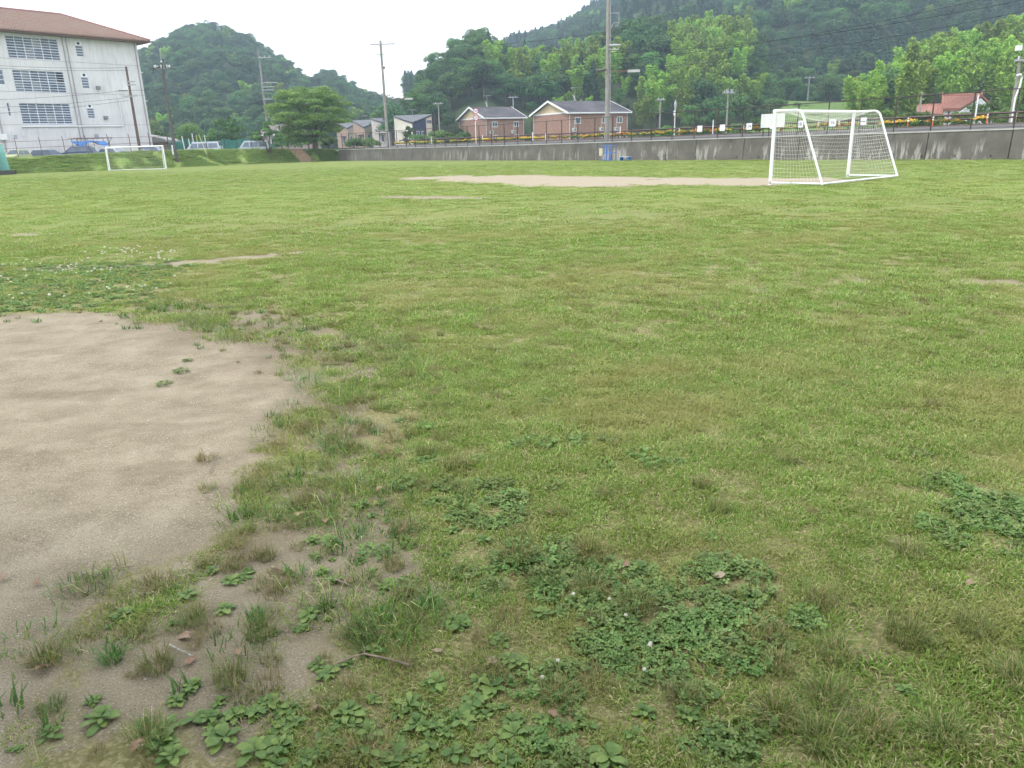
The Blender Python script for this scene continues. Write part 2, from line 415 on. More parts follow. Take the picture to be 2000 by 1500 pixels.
def field_z(x, y):
    r = np.hypot(x, y); k = np.clip(1 - r / 60, 0.15, 1)
    z = 0.014 * (fbm(x * 0.45, y * 0.45, 3, 5) - 0.5) * k + 0.008 * (fbm(x * 2.6, y * 2.6, 3, 6) - 0.5) * np.clip(1 - r / 22, 0, 1)
    return z
def zf(x, y): return float(field_z(np.array([x]), np.array([y]))[0])

def graded(fine, lo, hi, step, far, g):
    a = [lo]; s = step
    while a[-1] < hi: a.append(a[-1] + step)
    while a[-1] < far: s *= g; a.append(a[-1] + s)
    return np.array(a)
ys = np.concatenate([-graded(0, 0, 0.0, 0.3, 60, 1.4)[:0:-1] + 0.6, graded(0, 0.6, 9.0, 0.055, 2500, 1.035)])
xp = graded(0, 0, 6.0, 0.06, 2500, 1.05); xs = np.concatenate([-xp[:0:-1], xp])
xs = np.unique(np.clip(xs, -1450, 1450)); ys = np.unique(np.clip(ys, -72, 1080))
X, Y = np.meshgrid(xs, ys)
soil = soil_map(X, Y)
sandA = sstep(1.0, -0.5, sdpoly(X, Y, SAND)); thatch = 1 - sstep(7, 26, np.hypot(X, Y)); humus = sstep(.45, -.35, sdpoly(X, Y, TRANS) + (fbm(X * 1.7, Y * 1.7, 3, 44) - .5) * .9) * (.35 + .65 * sstep(1.9, 3.6, Y + X * .6))

k = NT('field_turf_and_soil'); v = k.wcoord()
s_at = k.attr('soil'); fine = k.noise(v, 22, 3, 0.6)
sf = k.maprange(k.math('ADD', s_at, k.math('MULTIPLY', k.math('SUBTRACT', fine, 0.5), 0.5)), 0.36, 0.62)
dirt_n = k.noise(v, 3.2, 5, 0.65); grit = k.noise(v, 140, 2, 0.7)
dirt = k.ramp(dirt_n, [(0.3, (0.165, 0.137, 0.092)), (0.5, (0.232, 0.196, 0.138)), (0.72, (0.305, 0.264, 0.194))])
dirt = k.mix(k.maprange(grit, 0.55, 0.68), dirt, (0.37, 0.33, 0.255)); dirt = k.mix(k.maprange(grit, 0.42, 0.3), dirt, (0.095, 0.074, 0.052))
dirt = k.mix(k.maprange(k.noise(k.wcoord((.35, 1, 1)), 2.2, 5, .7), .5, .72, 0, .55), dirt, (0.135, 0.105, 0.068)); dirt = k.mix(k.attr('sand'), dirt, (0.30, 0.255, 0.185))
n_big = k.noise(v, 0.16, 2, 0.6); n_mid = k.noise(v, 1.1, 4, 0.65); n_fin = k.noise(v, 9, 3, 0.7); n_vf = k.noise(v, 60, 2, 0.7)
g1 = k.ramp(n_mid, [(0.28, (0.108, 0.128, 0.036)), (0.45, (0.128, 0.160, 0.042)), (0.6, (0.165, 0.185, 0.056)), (0.78, (0.200, 0.195, 0.075))])
g2 = k.ramp(n_fin, [(0.25, (0.085, 0.108, 0.028)), (0.5, (0.135, 0.165, 0.045)), (0.78, (0.210, 0.212, 0.082))])
gr = k.mix(1.0, k.mix(0.5, g1, g2), (1.16, 1.18, 1.0), 'MULTIPLY')
gr = k.mix(k.maprange(n_big, 0.42, 0.62, 0, 0.4), gr, (0.115, 0.165, 0.040))
gr = k.mix(k.maprange(n_vf, 0.5, 0.75, 0, 0.35), gr, (0.06, 0.075, 0.02))
dirt = k.mix(k.math('MULTIPLY', k.attr('humus'), 0.55), dirt, (0.128, 0.100, 0.064))
gr = k.mix(k.math('MULTIPLY', k.attr('thatch'), 0.85), gr, k.mix(k.maprange(n_vf, .45, .65), k.ramp(n_fin, [(0.3, (0.110, 0.095, 0.045)), (0.7, (0.200, 0.180, 0.085))]), (0.29, 0.25, 0.14)))
k.color(k.mix(sf, gr, dirt)); k.b.inputs['Roughness'].default_value = 0.95; k.b.inputs['Specular IOR Level'].default_value = 0.15
k.bump(n_vf, 0.5, 0.012)
m_field = k.m
field = link('field', grid_mesh('field', X, Y, field_z(X, Y), m_field, {'soil': soil, 'sand': sandA, 'thatch': thatch, 'humus': humus}))
tag(field, 'worn grass sports field with bare earth patches', 'field', kind='structure')

# ---- lines of the retaining wall and of the grass bank
WR = np.array([28.2, 42.75]); WL = np.array([-23.68, 111.85]); WD = (WL - WR) / np.linalg.norm(WL - WR); WN = np.array([WD[1], -WD[0]])
WLEN = 86.4; WT = 1.47
def wz(s): return 1.58 - 0.16 * min(max(s, 0), 45) / 45 if s < 45 else 1.42 + 0.04 * (s - 45) / 41
def wp(s, off=0.0, z=0.0):
    p = WR + WD * s + WN * off; return (p[0], p[1], z)
def s_at_px(px, off=0.0):
    py = 310 - 0.0292 * px; r = ray(px, py); P0 = WR + WN * off
    A = np.array([[r[0], -WD[0]], [r[1], -WD[1]]]); return float(np.linalg.solve(A, P0)[1])
BB = [np.array(p) for p in ((-140, 20), (-95, 52), (-53.2, 84.8), (-41.7, 93.8), (-35.5, 101.5), (-29.7, 108.2), (-25.6, 111.3), (-23.9, 112.0))]
BH = [1.6, 1.6, 1.62, 1.95, 1.95, 1.82, 1.6, 1.46]; BWID = [3.6, 3.6, 3.6, 3.8, 3.8, 3.6, 2.8, 0.9]
def _nrm(i):
    a = BB[max(i - 1, 0)]; b = BB[min(i + 1, len(BB) - 1)]; d = (b - a) / np.linalg.norm(b - a); return np.array([-d[1], d[0]])
BT = [BB[i] + _nrm(i) * BWID[i] for i in range(len(BB))]
def bank_pt(u, v):
    """u along the base polyline in knots, v across 0 (foot) to 1 (top)."""
    i = min(int(u), len(BB) - 2); f = u - i
    a = BB[i] * (1 - f) + BB[i + 1] * f; b = BT[i] * (1 - f) + BT[i + 1] * f; h = BH[i] * (1 - f) + BH[i + 1] * f
    p = a * (1 - v) + b * v; z = h * float(sstep(-0.12, 1.0, v) - sstep(-0.12, 1.0, 0)) / float(1 - sstep(-0.12, 1.0, 0))
    return np.array([p[0], p[1], z])
def bank_at_px(px, v=1.0):
    best = None
    for u in np.arange(0.5, 7.0, 0.02):
        p = bank_pt(u, v); q = proj(p)[0]
        if best is None or abs(q - px) < best[0]: best = (abs(q - px), u, p)
    return best[1], best[2]

k = NT('bank_turf'); v = k.wcoord()
a1 = k.ramp(k.noise(v, 0.9, 7, 0.65), [(0.28, (0.12, 0.19, 0.038)), (0.5, (0.165, 0.245, 0.05)), (0.66, (0.24, 0.25, 0.09)), (0.8, (0.33, 0.28, 0.16))])
k.color(k.mix(0.4, a1, k.ramp(k.noise(v, 6, 5, 0.7), [(0.3, (0.10, 0.16, 0.03)), (0.7, (0.22, 0.28, 0.08))])))
k.b.inputs['Roughness'].default_value = 0.95; k.bump(k.noise(v, 5, 5), 0.8, 0.15); m_bank = k.m
us = np.arange(0, 7.001, 0.04); vv = np.linspace(0, 1, 14)
PB = np.array([[bank_pt(min(u, 6.9999), q) for q in vv] for u in us])
bn = 0.22 * (fbm(PB[..., 0] * 0.6, PB[..., 1] * 0.6, 4, 12) - 0.5); bn[:, 0] = -0.03
tag(link('bank', grid_mesh('bank', PB[..., 0], PB[..., 1], PB[..., 2] + bn, m_bank)), 'grassy bank between the field and the car park', 'bank', kind='structure')

# ---- level ground above bank and wall, the road along the wall, meadow terraces
m_ground = mat('rough_ground', (0.10, 0.12, 0.045), 0.95, 0.35, 0.6, bump=0.5)
m_lot = mat('car_park_gravel', (0.30, 0.29, 0.27), 0.95, 0.12, 2.0)
b = MB(); pts = []
BI = [BT[i] + _nrm(i) * 1.3 for i in range(len(BB))]
lotz = [1.1, 1.1, 1.1, 1.12, 1.15, 1.4, 1.5, 1.44]
for i in range(len(BB) - 1): b.quad((*BT[i], BH[i] - .02), (*BT[i + 1], BH[i + 1] - .02), (*BI[i + 1], lotz[i + 1]), (*BI[i], lotz[i]))
pts = [(p[0], p[1], h) for p, h in zip(BI, lotz)]
ro = [wp(s, 9.6, 1.80) for s in (86.0, 60, 40, 20, 0, -45)]
far = [(140, 30, 1.8), (260, 140, 1.8), (330, 420, 1.8), (0, 520, 1.8), (-330, 420, 1.8), (-260, 120, 1.6), (-190, -10, 1.6)]
b.add(pts + ro + far, [tuple(range(len(pts) + len(ro) + len(far)))])
me = b.mesh('ground', m_ground); bm = bmesh.new(); bm.from_mesh(me); bmesh.ops.triangulate(bm, faces=bm.faces); bmesh.ops.recalc_face_normals(bm, faces=bm.faces); bm.to_mesh(me); bm.free()
tag(link('ground', me), 'level green ground above the field', 'ground', kind='structure')
m_asph = mat('asphalt', (0.085, 0.083, 0.080), 0.9, 0.18, 1.5, bump=0.2)
m_kerb = mat('kerb_concrete', (0.42, 0.41, 0.385), 0.9, 0.15, 1.2, streak=0.25)
def strip(name, offs, zadd, m, s0=-45, s1=86.2, step=3.0):
    S = np.arange(s0, s1 + 0.01, step); XX = []; ZZ = []
    V = np.array([[wp(s, o, wz(s) + z) for o, z in zip(offs, zadd)] for s in S])
    return link(name, grid_mesh(name, V[..., 0], V[..., 1], V[..., 2], m, smooth=False))
tag(strip('road', (0.55, 3.0, 5.8, 8.1), (-0.02, 0.10, 0.28, 0.36), m_asph), 'grey asphalt road running above the retaining wall', 'road', kind='structure')
tag(strip('flower_bed', (8.1, 8.15, 9.0, 9.6), (0.36, 0.44, 0.46, 0.40), mat('bed_soil', (0.09, 0.07, 0.05), 0.95, 0.3, 2)), 'narrow earth bed along the far road edge', 'bed', kind='structure')

# ---- retaining wall: cast panels with open joints, coping, drain holes
k = NT('stained_concrete_wall'); v = k.wcoord(); geo = k.n('ShaderNodeNewGeometry'); sx = k.n('ShaderNodeSeparateXYZ'); k.l(geo.outputs['Position'], sx.inputs[0])
base = k.ramp(k.noise(v, 0.8, 6, 0.6), [(0.3, (0.085, 0.078, 0.066)), (0.7, (0.150, 0.138, 0.120))])
st = k.noise(k.wcoord((1, 1, 0.13)), 2.6, 5, 0.62); st2 = k.noise(k.wcoord((1, 1, 0.3)), 0.3, 3)
low = k.maprange(sx.outputs['Z'], 1.35, 0.55)
lime = k.math('MULTIPLY', k.maprange(k.math('ADD', st, k.math('MULTIPLY', k.math('SUBTRACT', st2, 0.5), 0.7)), 0.53, 0.64), low)
cx = k.math('MULTIPLY', k.maprange(sx.outputs['X'], -16, 14, 0.4, 0.95), lime)
c = k.mix(cx, base, (0.38, 0.365, 0.33))
vor = k.n('ShaderNodeTexVoronoi'); vor.feature = 'DISTANCE_TO_EDGE'; vor.inputs['Scale'].default_value = 2.3; k.l(v, vor.inputs['Vector'])
crk = k.math('MULTIPLY', k.maprange(vor.outputs['Distance'], 0.025, 0.008), k.maprange(k.noise(v, 0.35, 3), 0.5, 0.6))
c = k.mix(k.math('MULTIPLY', crk, cx), c, (0.07, 0.065, 0.055))
c = k.mix(k.maprange(k.noise(k.wcoord((1, 1, 0.1)), 2.6, 5), 0.5, 0.75, 0, 0.55), c, (0.055, 0.053, 0.048))
k.color(c); k.b.inputs['Roughness'].default_value = 0.92; k.bump(k.noise(v, 9, 5), 0.35, 0.03); m_wall = k.m
wall = empty('retaining_wall', wp(40), 0, 'long stained grey concrete retaining wall along the far side of the field', 'wall')
wall.location = (0, 0, 0)
joints = [-45, -30, -15, -1.0] + [s_at_px(p) for p in (1977, 1812, 1560, 1452, 1358)] + list(np.arange(s_at_px(1300), 84, 8.0)) + [86.3]
joints = sorted(joints)
for a_, b_ in zip(joints[:-1], joints[1:]):
    q = MB(); g = 0.025
    for (s0, s1) in ((a_ + g, b_ - g),):
        P = [wp(s0, 0, -0.3), wp(s1, 0, -0.3), wp(s1, 0.18, wz(s1)), wp(s0, 0.18, wz(s0)), wp(s0, 0.6, -0.3), wp(s1, 0.6, -0.3), wp(s1, 0.52, wz(s1)), wp(s0, 0.52, wz(s0))]
        q.add(P, [(0, 1, 2, 3), (5, 4, 7, 6), (3, 2, 6, 7), (1, 5, 6, 2), (4, 0, 3, 7), (0, 4, 5, 1)])
    q.build('panel', m_wall, wall)
q = MB()
for a_, b_ in zip(joints[:-1], joints[1:]):
    P = [wp(a_ + .02, 0.14, wz(a_)), wp(b_ - .02, 0.14, wz(b_)), wp(b_ - .02, 0.56, wz(b_)), wp(a_ + .02, 0.56, wz(a_))]
    P2 = [(x, y, z + 0.07) for x, y, z in P]; q.add([(x, y, z + 0.002) for x, y, z in P] + P2, [(3, 2, 1, 0), (4, 5, 6, 7), (0, 1, 5, 4), (1, 2, 6, 5), (2, 3, 7, 6), (3, 0, 4, 7)])
q.build('coping', m_kerb, wall)
hole = MB(); hole.tube([(0, 0, 0), (0, 0.03, 0)], 0.045, 10); hme = hole.mesh('drain_hole', mat('drain_shadow', (0.01, 0.01, 0.01), 0.9, 0.1))
for s in np.arange(-4, 30, 1.9):
    link('drain_hole', hme, wall, np.array(wp(s, 0.0, 0.22)) - np.array([WN[0], WN[1], 0]) * 0.012, (0, 0, math.atan2(WN[1], WN[0]) - math.pi / 2))

# ---- hills
k = NT('forest_floor'); v = k.wcoord()
k.color(k.ramp(k.noise(v, 0.15, 6), [(0.3, (0.020, 0.035, 0.012)), (0.7, (0.045, 0.065, 0.020))])); k.b.inputs['Roughness'].default_value = 1.0; m_forest_floor = k.m
k = NT('meadow'); v = k.wcoord()
k.color(k.mix(0.5, k.ramp(k.noise(k.wcoord((1, 1, 3.0)), 0.12, 6), [(0.3, (0.075, 0.14, 0.025)), (0.6, (0.12, 0.20, 0.04)), (0.8, (0.17, 0.22, 0.06))]), k.ramp(k.noise(v, 1.2, 5), [(0.3, (0.06, 0.11, 0.02)), (0.7, (0.13, 0.20, 0.04))])))
k.b.inputs['Roughness'].default_value = 0.95; k.bump(k.noise(v, 1.5, 5), 0.8, 0.4); m_meadow = k.m
class Hill:
    def __init__(s, name, crest, Dc, D0, Db, tree_h, base=1.8, power=1.0, m=m_forest_floor, label=None, back=0.55, seed=1):
        T = []; Z = []
        for px, py in crest:
            p = at(px, py, Dc); T.append(p[0] / p[1]); Z.append(max(base + 0.2, p[2] - tree_h))
        s.T = np.array(T); s.Z = np.array(Z); s.Dc, s.D0, s.Db, s.base, s.pw, s.back, s.seed = Dc, D0, Db, base, power, back, seed
        t = np.linspace(s.T[0], s.T[-1], 90); D = np.linspace(D0, Db, 50); TT, DD = np.meshgrid(t, D)
        tag(link(name, grid_mesh(name, TT * DD, DD, s.z(TT, DD), m)), label, 'hill', kind='structure')
    def z(s, t, D):
        zc = np.interp(t, s.T, s.Z)
        q = np.clip((D - s.D0) / (s.Dc - s.D0), 0, 1); up = q ** s.pw * (1.25 - 0.25 * q) / 1.0
        dn = 1 - s.back * sstep(s.Dc, s.Db + (s.Db - s.Dc), D)
        n = (fbm(t * D / 45, D / 45, 4, s.seed) - 0.5) * 0.22 * (zc - s.base) * np.clip(q * (1 - q) * 4, 0, 1)
        return s.base - 0.5 + (zc - s.base + 0.5) * np.minimum(up, 1) * dn + n
    def sample(s, n, rng, t0=None, t1=None, Dmax=None):
        t0 = s.T[0] if t0 is None else t0; t1 = s.T[-1] if t1 is None else t1; Dm = s.Dc * 1.03 if Dmax is None else Dmax
        D = np.sqrt(rng.rand(n) * (Dm ** 2 - s.D0 ** 2) + s.D0 ** 2); t = t0 + (t1 - t0) * rng.rand(n)
        return np.stack([t * D, D, s.z(t, D)], 1), t, D
hill_left = Hill('hill_left', [(-420, 330), (-200, 260), (0, 190), (150, 150), (270, 105), (300, 86), (340, 61), (380, 50), (410, 46), (440, 56), (480, 70), (510, 92), (550, 115), (590, 142), (612, 155), (640, 137), (680, 160), (720, 182), (770, 196), (830, 215), (900, 250)],
                 480, 215, 640, 5.0, power=1.1, label='steep round wooded hill behind the school', seed=2)
hill_far = Hill('mountain', [(830, 150), (900, 120), (970, 96), (1000, 82), (1050, 66), (1090, 56), (1120, 37), (1150, 17), (1180, 0), (1250, -40), (1400, -95), (1600, -120), (2000, -125), (2300, -110), (2700, -80)],
                760, 215, 960, 6.5, power=0.9, label='high wooded mountainside rising beyond the top of the view', seed=4)
hill_mid = Hill('hill_middle', [(740, 262), (790, 225), (815, 160), (860, 105), (890, 82), (950, 64), (980, 95), (1010, 104), (1060, 108), (1110, 100), (1150, 92), (1190, 50), (1250, 30), (1290, 40), (1330, 52), (1400, 46), (1440, 44), (1470, 70), (1490, 115), (1505, 165), (1520, 215), (1560, 262)],
                252, 176, 330, 7.0, power=0.85, label='low wooded hill behind the brick houses', seed=6)
hill_right = Hill('hill_right', [(1660, 262), (1700, 215), (1730, 150), (1770, 110), (1810, 88), (1860, 72), (1900, 60), (1950, 45), (2000, 28), (2100, 0), (2300, -30), (2600, 0)],
                  178, 122, 240, 8.5, power=0.8, label='bamboo covered slope behind the red roofed house', seed=8)
hill_meadow = Hill('meadow', [(1455, 262), (1490, 225), (1530, 196), (1600, 198), (1700, 200), (1760, 225), (1830, 258)], 205, 100, 280, 0.0, power=1.15, m=m_meadow, label='bright green grass terraces at the foot of the mountain', back=0.2, seed=9)

# ================================================================== THINGS
def settle(e, loc):
    """move an Empty built at the origin to its thing's base, keeping its parts where they stand"""
    loc = Vector([float(c) for c in loc]); e.location = loc
    for ch in e.children: ch.location = ch.location - loc
    return e
class Frame:
    def __init__(s, o, ex, ey):
        s.o = Vector([float(c) for c in o]); s.ex = Vector((float(ex[0]), float(ex[1]), 0)); s.ey = Vector((float(ey[0]), float(ey[1]), 0))
        s.M = Matrix(((s.ex.x, s.ey.x, 0, s.o.x), (s.ex.y, s.ey.y, 0, s.o.y), (0, 0, 1, s.o.z), (0, 0, 0, 1)))
    def __call__(s, u, v, z): return tuple(s.M @ Vector((float(u), float(v), float(z))))
    def px_u(s, px, py, v=0.0):
        r = ray(px, py); P = s.M @ Vector((0, v, 0)); A = np.array([[r[0], -s.ex.x], [r[1], -s.ex.y]])
        t, u = np.linalg.solve(A, np.array([P.x, P.y])); return float(u), float(EYE + t * r[2] - s.o.z)
def wall_face(mb, Fm, u0, u1, z0, z1, holes, v=0.0, depth=0.12):
    us = sorted({u0, u1, *[h[0] for h in holes], *[h[1] for h in holes]}); zs = sorted({z0, z1, *[h[2] for h in holes], *[h[3] for h in holes]})
    for a, b in zip(us[:-1], us[1:]):
        for c, d in zip(zs[:-1], zs[1:]):
            mu, mz = (a + b) / 2, (c + d) / 2
            if any(h[0] < mu < h[1] and h[2] < mz < h[3] for h in holes): continue
            mb.quad(Fm(a, v, c), Fm(b, v, c), Fm(b, v, d), Fm(a, v, d))
    for a, b, c, d in holes:
        w_ = v + depth
        mb.quad(Fm(a, v, c), Fm(a, w_, c), Fm(a, w_, d), Fm(a, v, d)); mb.quad(Fm(b, v, c), Fm(b, w_, c), Fm(b, w_, d), Fm(b, v, d))
        mb.quad(Fm(a, v, c), Fm(b, v, c), Fm(b, w_, c), Fm(a, w_, c)); mb.quad(Fm(a, v, d), Fm(b, v, d), Fm(b, w_, d), Fm(a, w_, d))
k = NT('see_through_glass'); v = k.wcoord(); oi = k.n('ShaderNodeObjectInfo'); k.color(k.mix(k.maprange(oi.outputs['Random'], .55, .95, 0, .5), k.ramp(k.noise(v, 0.8, 3), [(0.3, (0.10, 0.13, 0.18)), (0.7, (0.22, 0.26, 0.32))]), (.5, .5, .47))); k.b.inputs['Roughness'].default_value = 0.06
tr = k.n('ShaderNodeBsdfTransparent'); ms = k.n('ShaderNodeMixShader'); ms.inputs[0].default_value = 0.5
k.l(k.b.outputs[0], ms.inputs[1]); k.l(tr.outputs[0], ms.inputs[2]); k.l(ms.outputs[0], k.out.inputs['Surface']); m_see = k.m
m_alu = mat('pale_aluminium', (0.62, 0.66, 0.74), 0.4, 0.06, 2)
def window(parent, Fm, u0, u1, z0, z1, v, cols, rows, bars=0, fw=0.06, mf=m_alu, mg=m_glass, skip=(), name='window', hv=None):
    f = MB(); bx = lambda a, b, c, d, e0=0.0, e1=0.05: f.box((a, v + e0, c), (b, v + e1, d), Fm.M)
    bx(u0, u1, z0, z0 + fw); bx(u0, u1, z1 - fw, z1); bx(u0, u0 + fw, z0 + fw, z1 - fw); bx(u1 - fw, u1, z0 + fw, z1 - fw)
    for i in range(1, cols):
        x = u0 + (u1 - u0) * i / cols; q = fw * (0.75 if i % 2 == 0 else 0.45); bx(x - q, x + q, z0 + fw, z1 - fw, 0.004, 0.046)
    for j in range(1, rows):
        z = z0 + (z1 - z0) * j / rows; bx(u0 + fw, u1 - fw, z - fw * 0.8, z + fw * 0.8, -0.004, 0.05)
    for j in range(rows):
        for q in range(1, bars + 1):
            z = z0 + (z1 - z0) * (j + q / (bars + 1)) / rows; bx(u0 + fw, u1 - fw, z - 0.035, z + 0.035, 0.0, 0.04)
    w_ = f.build(name, mf, parent)
    for i in range(cols):
        for j in range(rows):
            if (i, j) in skip: continue
            a = u0 + (u1 - u0) * i / cols + fw * .5; b_ = u0 + (u1 - u0) * (i + 1) / cols - fw * .5
            c_ = z0 + (z1 - z0) * j / rows + fw * .5; d_ = z0 + (z1 - z0) * (j + 1) / rows - fw * .5
            g = MB(); g.box((a, v + 0.024, c_), (b_, v + 0.032, d_), Fm.M); g.build('pane', mg, w_)
    return w_

# ---- school building
m_school = mat('school_wall', (0.67, 0.655, 0.66), 0.9, 0.09, 0.5, bump=0.1, streak=0.28)
PR = at(285, 200, 112); PL = at(0, 200, 98); dd = (PL - PR)[:2]; dd /= np.linalg.norm(dd); inw = np.array([dd[1], -dd[0]])
if inw @ (-PR[:2]) > 0: inw = -inw
SZ = 1.6
FS = Frame((PR[0], PR[1], SZ), dd, inw)
sch = empty('school_building', label='four storey pale grey school building with reddish brown tiled hip roof', cat='building')
S_ = 4.285
bigw = [(10.1, 16.0, 13.2 - SZ, 15.68 - SZ), (10.1, 16.0, 9.40 - SZ, 11.86 - SZ), (10.1, 16.0, 5.63 - SZ, 8.06 - SZ)]
smalw = [(7.15, 8.05, 13.84 - SZ, 15.65 - SZ), (7.15, 8.05, 10.02 - SZ, 11.89 - SZ), (7.15, 8.05, 6.34 - SZ, 8.1 - SZ)]
def pxr(a, b, c, d):
    u1, z1 = FS.px_u(a / S_, b / S_); u0, z0 = FS.px_u(c / S_, d / S_); return (min(u0, u1), max(u0, u1), min(z0, z1), max(z0, z1))
leftw = [pxr(-60, 580, 46, 708), pxr(52, 860, 98, 970), pxr(112, 1132, 150, 1165), pxr(785, 1125, 835, 1157), pxr(-120, 300, -40, 420)]
UE = 46.0; HT = 16.2 - SZ
mbw = MB(); wall_face(mbw, FS, 0, UE, -.8, HT, bigw + smalw + leftw, 0, 0.16)
mbw.quad(FS(0, 0, -.8), FS(0, 13, -.8), FS(0, 13, HT), FS(0, 0, HT)); mbw.quad(FS(UE, 0, 0), FS(UE, 13, 0), FS(UE, 13, HT), FS(UE, 0, HT)); mbw.quad(FS(0, 13, 0), FS(UE, 13, 0), FS(UE, 13, HT), FS(0, 13, HT))
mbw.build('wall', m_school, sch, fixn=False)
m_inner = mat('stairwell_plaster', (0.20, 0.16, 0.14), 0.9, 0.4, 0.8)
for i, wdw in enumerate(bigw):
    window(sch, FS, *wdw, 0.08, 6, 2, 3, mg=m_see, skip={(0, 1)} if i == 1 else ())
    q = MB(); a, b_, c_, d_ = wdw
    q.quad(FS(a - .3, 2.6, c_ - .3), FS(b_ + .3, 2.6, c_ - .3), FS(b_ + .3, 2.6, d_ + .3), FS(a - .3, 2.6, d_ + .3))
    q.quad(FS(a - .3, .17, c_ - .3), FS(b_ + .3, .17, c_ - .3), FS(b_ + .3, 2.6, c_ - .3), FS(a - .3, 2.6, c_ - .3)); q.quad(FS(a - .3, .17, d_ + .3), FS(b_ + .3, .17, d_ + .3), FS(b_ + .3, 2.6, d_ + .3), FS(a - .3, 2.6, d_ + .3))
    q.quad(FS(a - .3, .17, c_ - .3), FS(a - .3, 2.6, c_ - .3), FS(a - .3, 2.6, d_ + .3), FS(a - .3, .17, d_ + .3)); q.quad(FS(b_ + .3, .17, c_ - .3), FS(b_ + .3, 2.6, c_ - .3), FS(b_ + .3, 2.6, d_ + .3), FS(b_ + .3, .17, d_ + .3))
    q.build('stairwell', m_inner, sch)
    if i > 0:
        q = MB(); q.prism([FS(a + 1.0, 1.0, c_ - .1), FS(b_ - 1.3, 1.0, d_ - .75), FS(b_ - 1.3, 1.0, d_ - .25), FS(a + 1.9, 1.0, c_ - .1)], tuple(Vector(FS(0, .7, 0)) - Vector(FS(0, 0, 0)))); q.build('stair_flight', mat('stair_white', (0.6, 0.6, 0.6), .8, .05), sch)
for wdw in smalw:
    a, b_, c_, d_ = wdw; zz = d_ - 0.52
    window(sch, FS, a, b_, c_, zz, 0.08, 1, 1, 3, fw=.05)
    p = MB(); p.box((a, .06, zz + .003), (b_, .14, d_), FS.M); fp = p.build('fan_panel', m_white, sch)
    p = MB(); p.tube([FS((a + b_) / 2, .05, zz + .26), FS((a + b_) / 2, .058, zz + .26)], .17, 14); p.build('fan', m_black, fp)
for wdw in leftw: window(sch, FS, *wdw, 0.08, 1 if wdw[1] - wdw[0] < 1.6 else 2, 1, 2, fw=.05)
# hip roof with overhang
ov = 1.3; ze = HT + 0.05; rz_ = ze + 3.35
E_ = [FS(-ov, -ov, ze), FS(UE + ov, -ov, ze), FS(UE + ov, 13 + ov, ze), FS(-ov, 13 + ov, ze)]; RA, RB = FS(6.3, 6.5, rz_), FS(UE - 6.3, 6.5, rz_)
k = NT('brown_roof_tiles'); v = k.wcoord(); k.color(k.mix(k.maprange(k.noise(v, 0.5, 6, .7), .35, .7, 0, .8), k.ramp(k.noise(v, 7, 4), [(0.3, (0.175, 0.108, 0.078)), (0.7, (0.275, 0.178, 0.132))]), (0.225, 0.165, 0.13)))
k.b.inputs['Roughness'].default_value = 0.7; m_rooft = k.m
q = MB(); q.add(E_ + [RA, RB], [(0, 1, 5, 4), (1, 2, 5), (2, 3, 4, 5), (3, 0, 4)]); th = 0.28
q.add([(x, y, z - th) for x, y, z in E_] + E_, [(0, 1, 2, 3)] + [(i, (i + 1) % 4, 4 + (i + 1) % 4, 4 + i) for i in range(4)])
roof = q.build('roof', m_rooft, sch)
q = MB()                        # tile courses on the front and end slopes
def slope_ribs(mb, A, B, C, Dd, n, r):
    A, B, C, Dd = map(Vector, (A, B, C, Dd)); up = Vector((0, 0, r * .5))
    for i in range(1, n):
        t = i / n; mb.tube([A.lerp(B, t) + up, Dd.lerp(C, t) + up], r, 4, False)
ns = 150
for i in range(1, ns):
    u = -ov + (UE + 2 * ov) * i / ns; top = min(1.0, (u + ov) / (6.3 + ov), (UE + ov - u) / (6.3 + ov))
    q.tube([FS(u, -ov, ze + .05), FS(u, -ov + (6.5 + ov) * top, ze + (rz_ - ze) * top + .05)], .07, 4, False)
for j in range(1, 14):
    t = j / 14; q.tube([FS(-ov + (6.3 + ov) * t, -ov + (6.5 + ov) * t, ze + (rz_ - ze) * t + .03), FS(UE + ov - (6.3 + ov) * t, -ov + (6.5 + ov) * t, ze + (rz_ - ze) * t + .03)], .06, 4, False)
tl = q.build('tile_courses', m_rooft, roof, fixn=False); tl['kind'] = 'stuff'
q = MB(); q.tube([E_[0], RA, RB, E_[1]], .2, 8); q.build('ridge_tiles', mat('ridge_brown', (0.22, 0.09, 0.075), .7, .2, 3), roof)
q = MB(); q.tube([FS(-ov, -ov - .08, ze - .1), FS(UE + ov, -ov - .08, ze - .1)], .1, 6); q.build('gutter', mat('gutter_brown', (0.16, 0.09, 0.07), .6, .1), roof)
m_pipe = mat('downpipe_grey', (0.36, 0.34, 0.35), .7, .1, 2)
for u in (.35, 9.1, 9.55, 18.5): MB().tube([FS(u, -.09, .1), FS(u, -.09, HT)], .07, 8).build('downpipe', m_pipe, sch)
for z in (3.9, 7.75, 11.5): MB().box((0, -.02, z), (UE, .0, z + .05), FS.M).build('floor_joint', m_pipe, sch)
cp = [FS.px_u(a / S_, b / S_) for a, b in ((1090, 750), (980, 750), (1022, 1055), (180, 1060), (196, 1142))]
MB().tube([FS(u, -.1, z) for u, z in cp], .09, 6).build('conduit', m_white, sch)
for a, b in ((815, 735), (880, 985)):
    u, z = FS.px_u(a / S_, b / S_); MB().box((u - .25, -.35, z - .2), (u + .2, 0, z + .2), FS.M).build('vent_hood', mat('hood_grey', (.25, .22, .22), .6, .2), sch)
for a, b in ((1195, 600), (1240, 840), (1180, 840)):
    u, z = FS.px_u(a / S_, b / S_); MB().box((-.8, 1.0, z - .06), (0, 2.2, z + .06), FS.M).build('balcony_slab', m_school, sch)
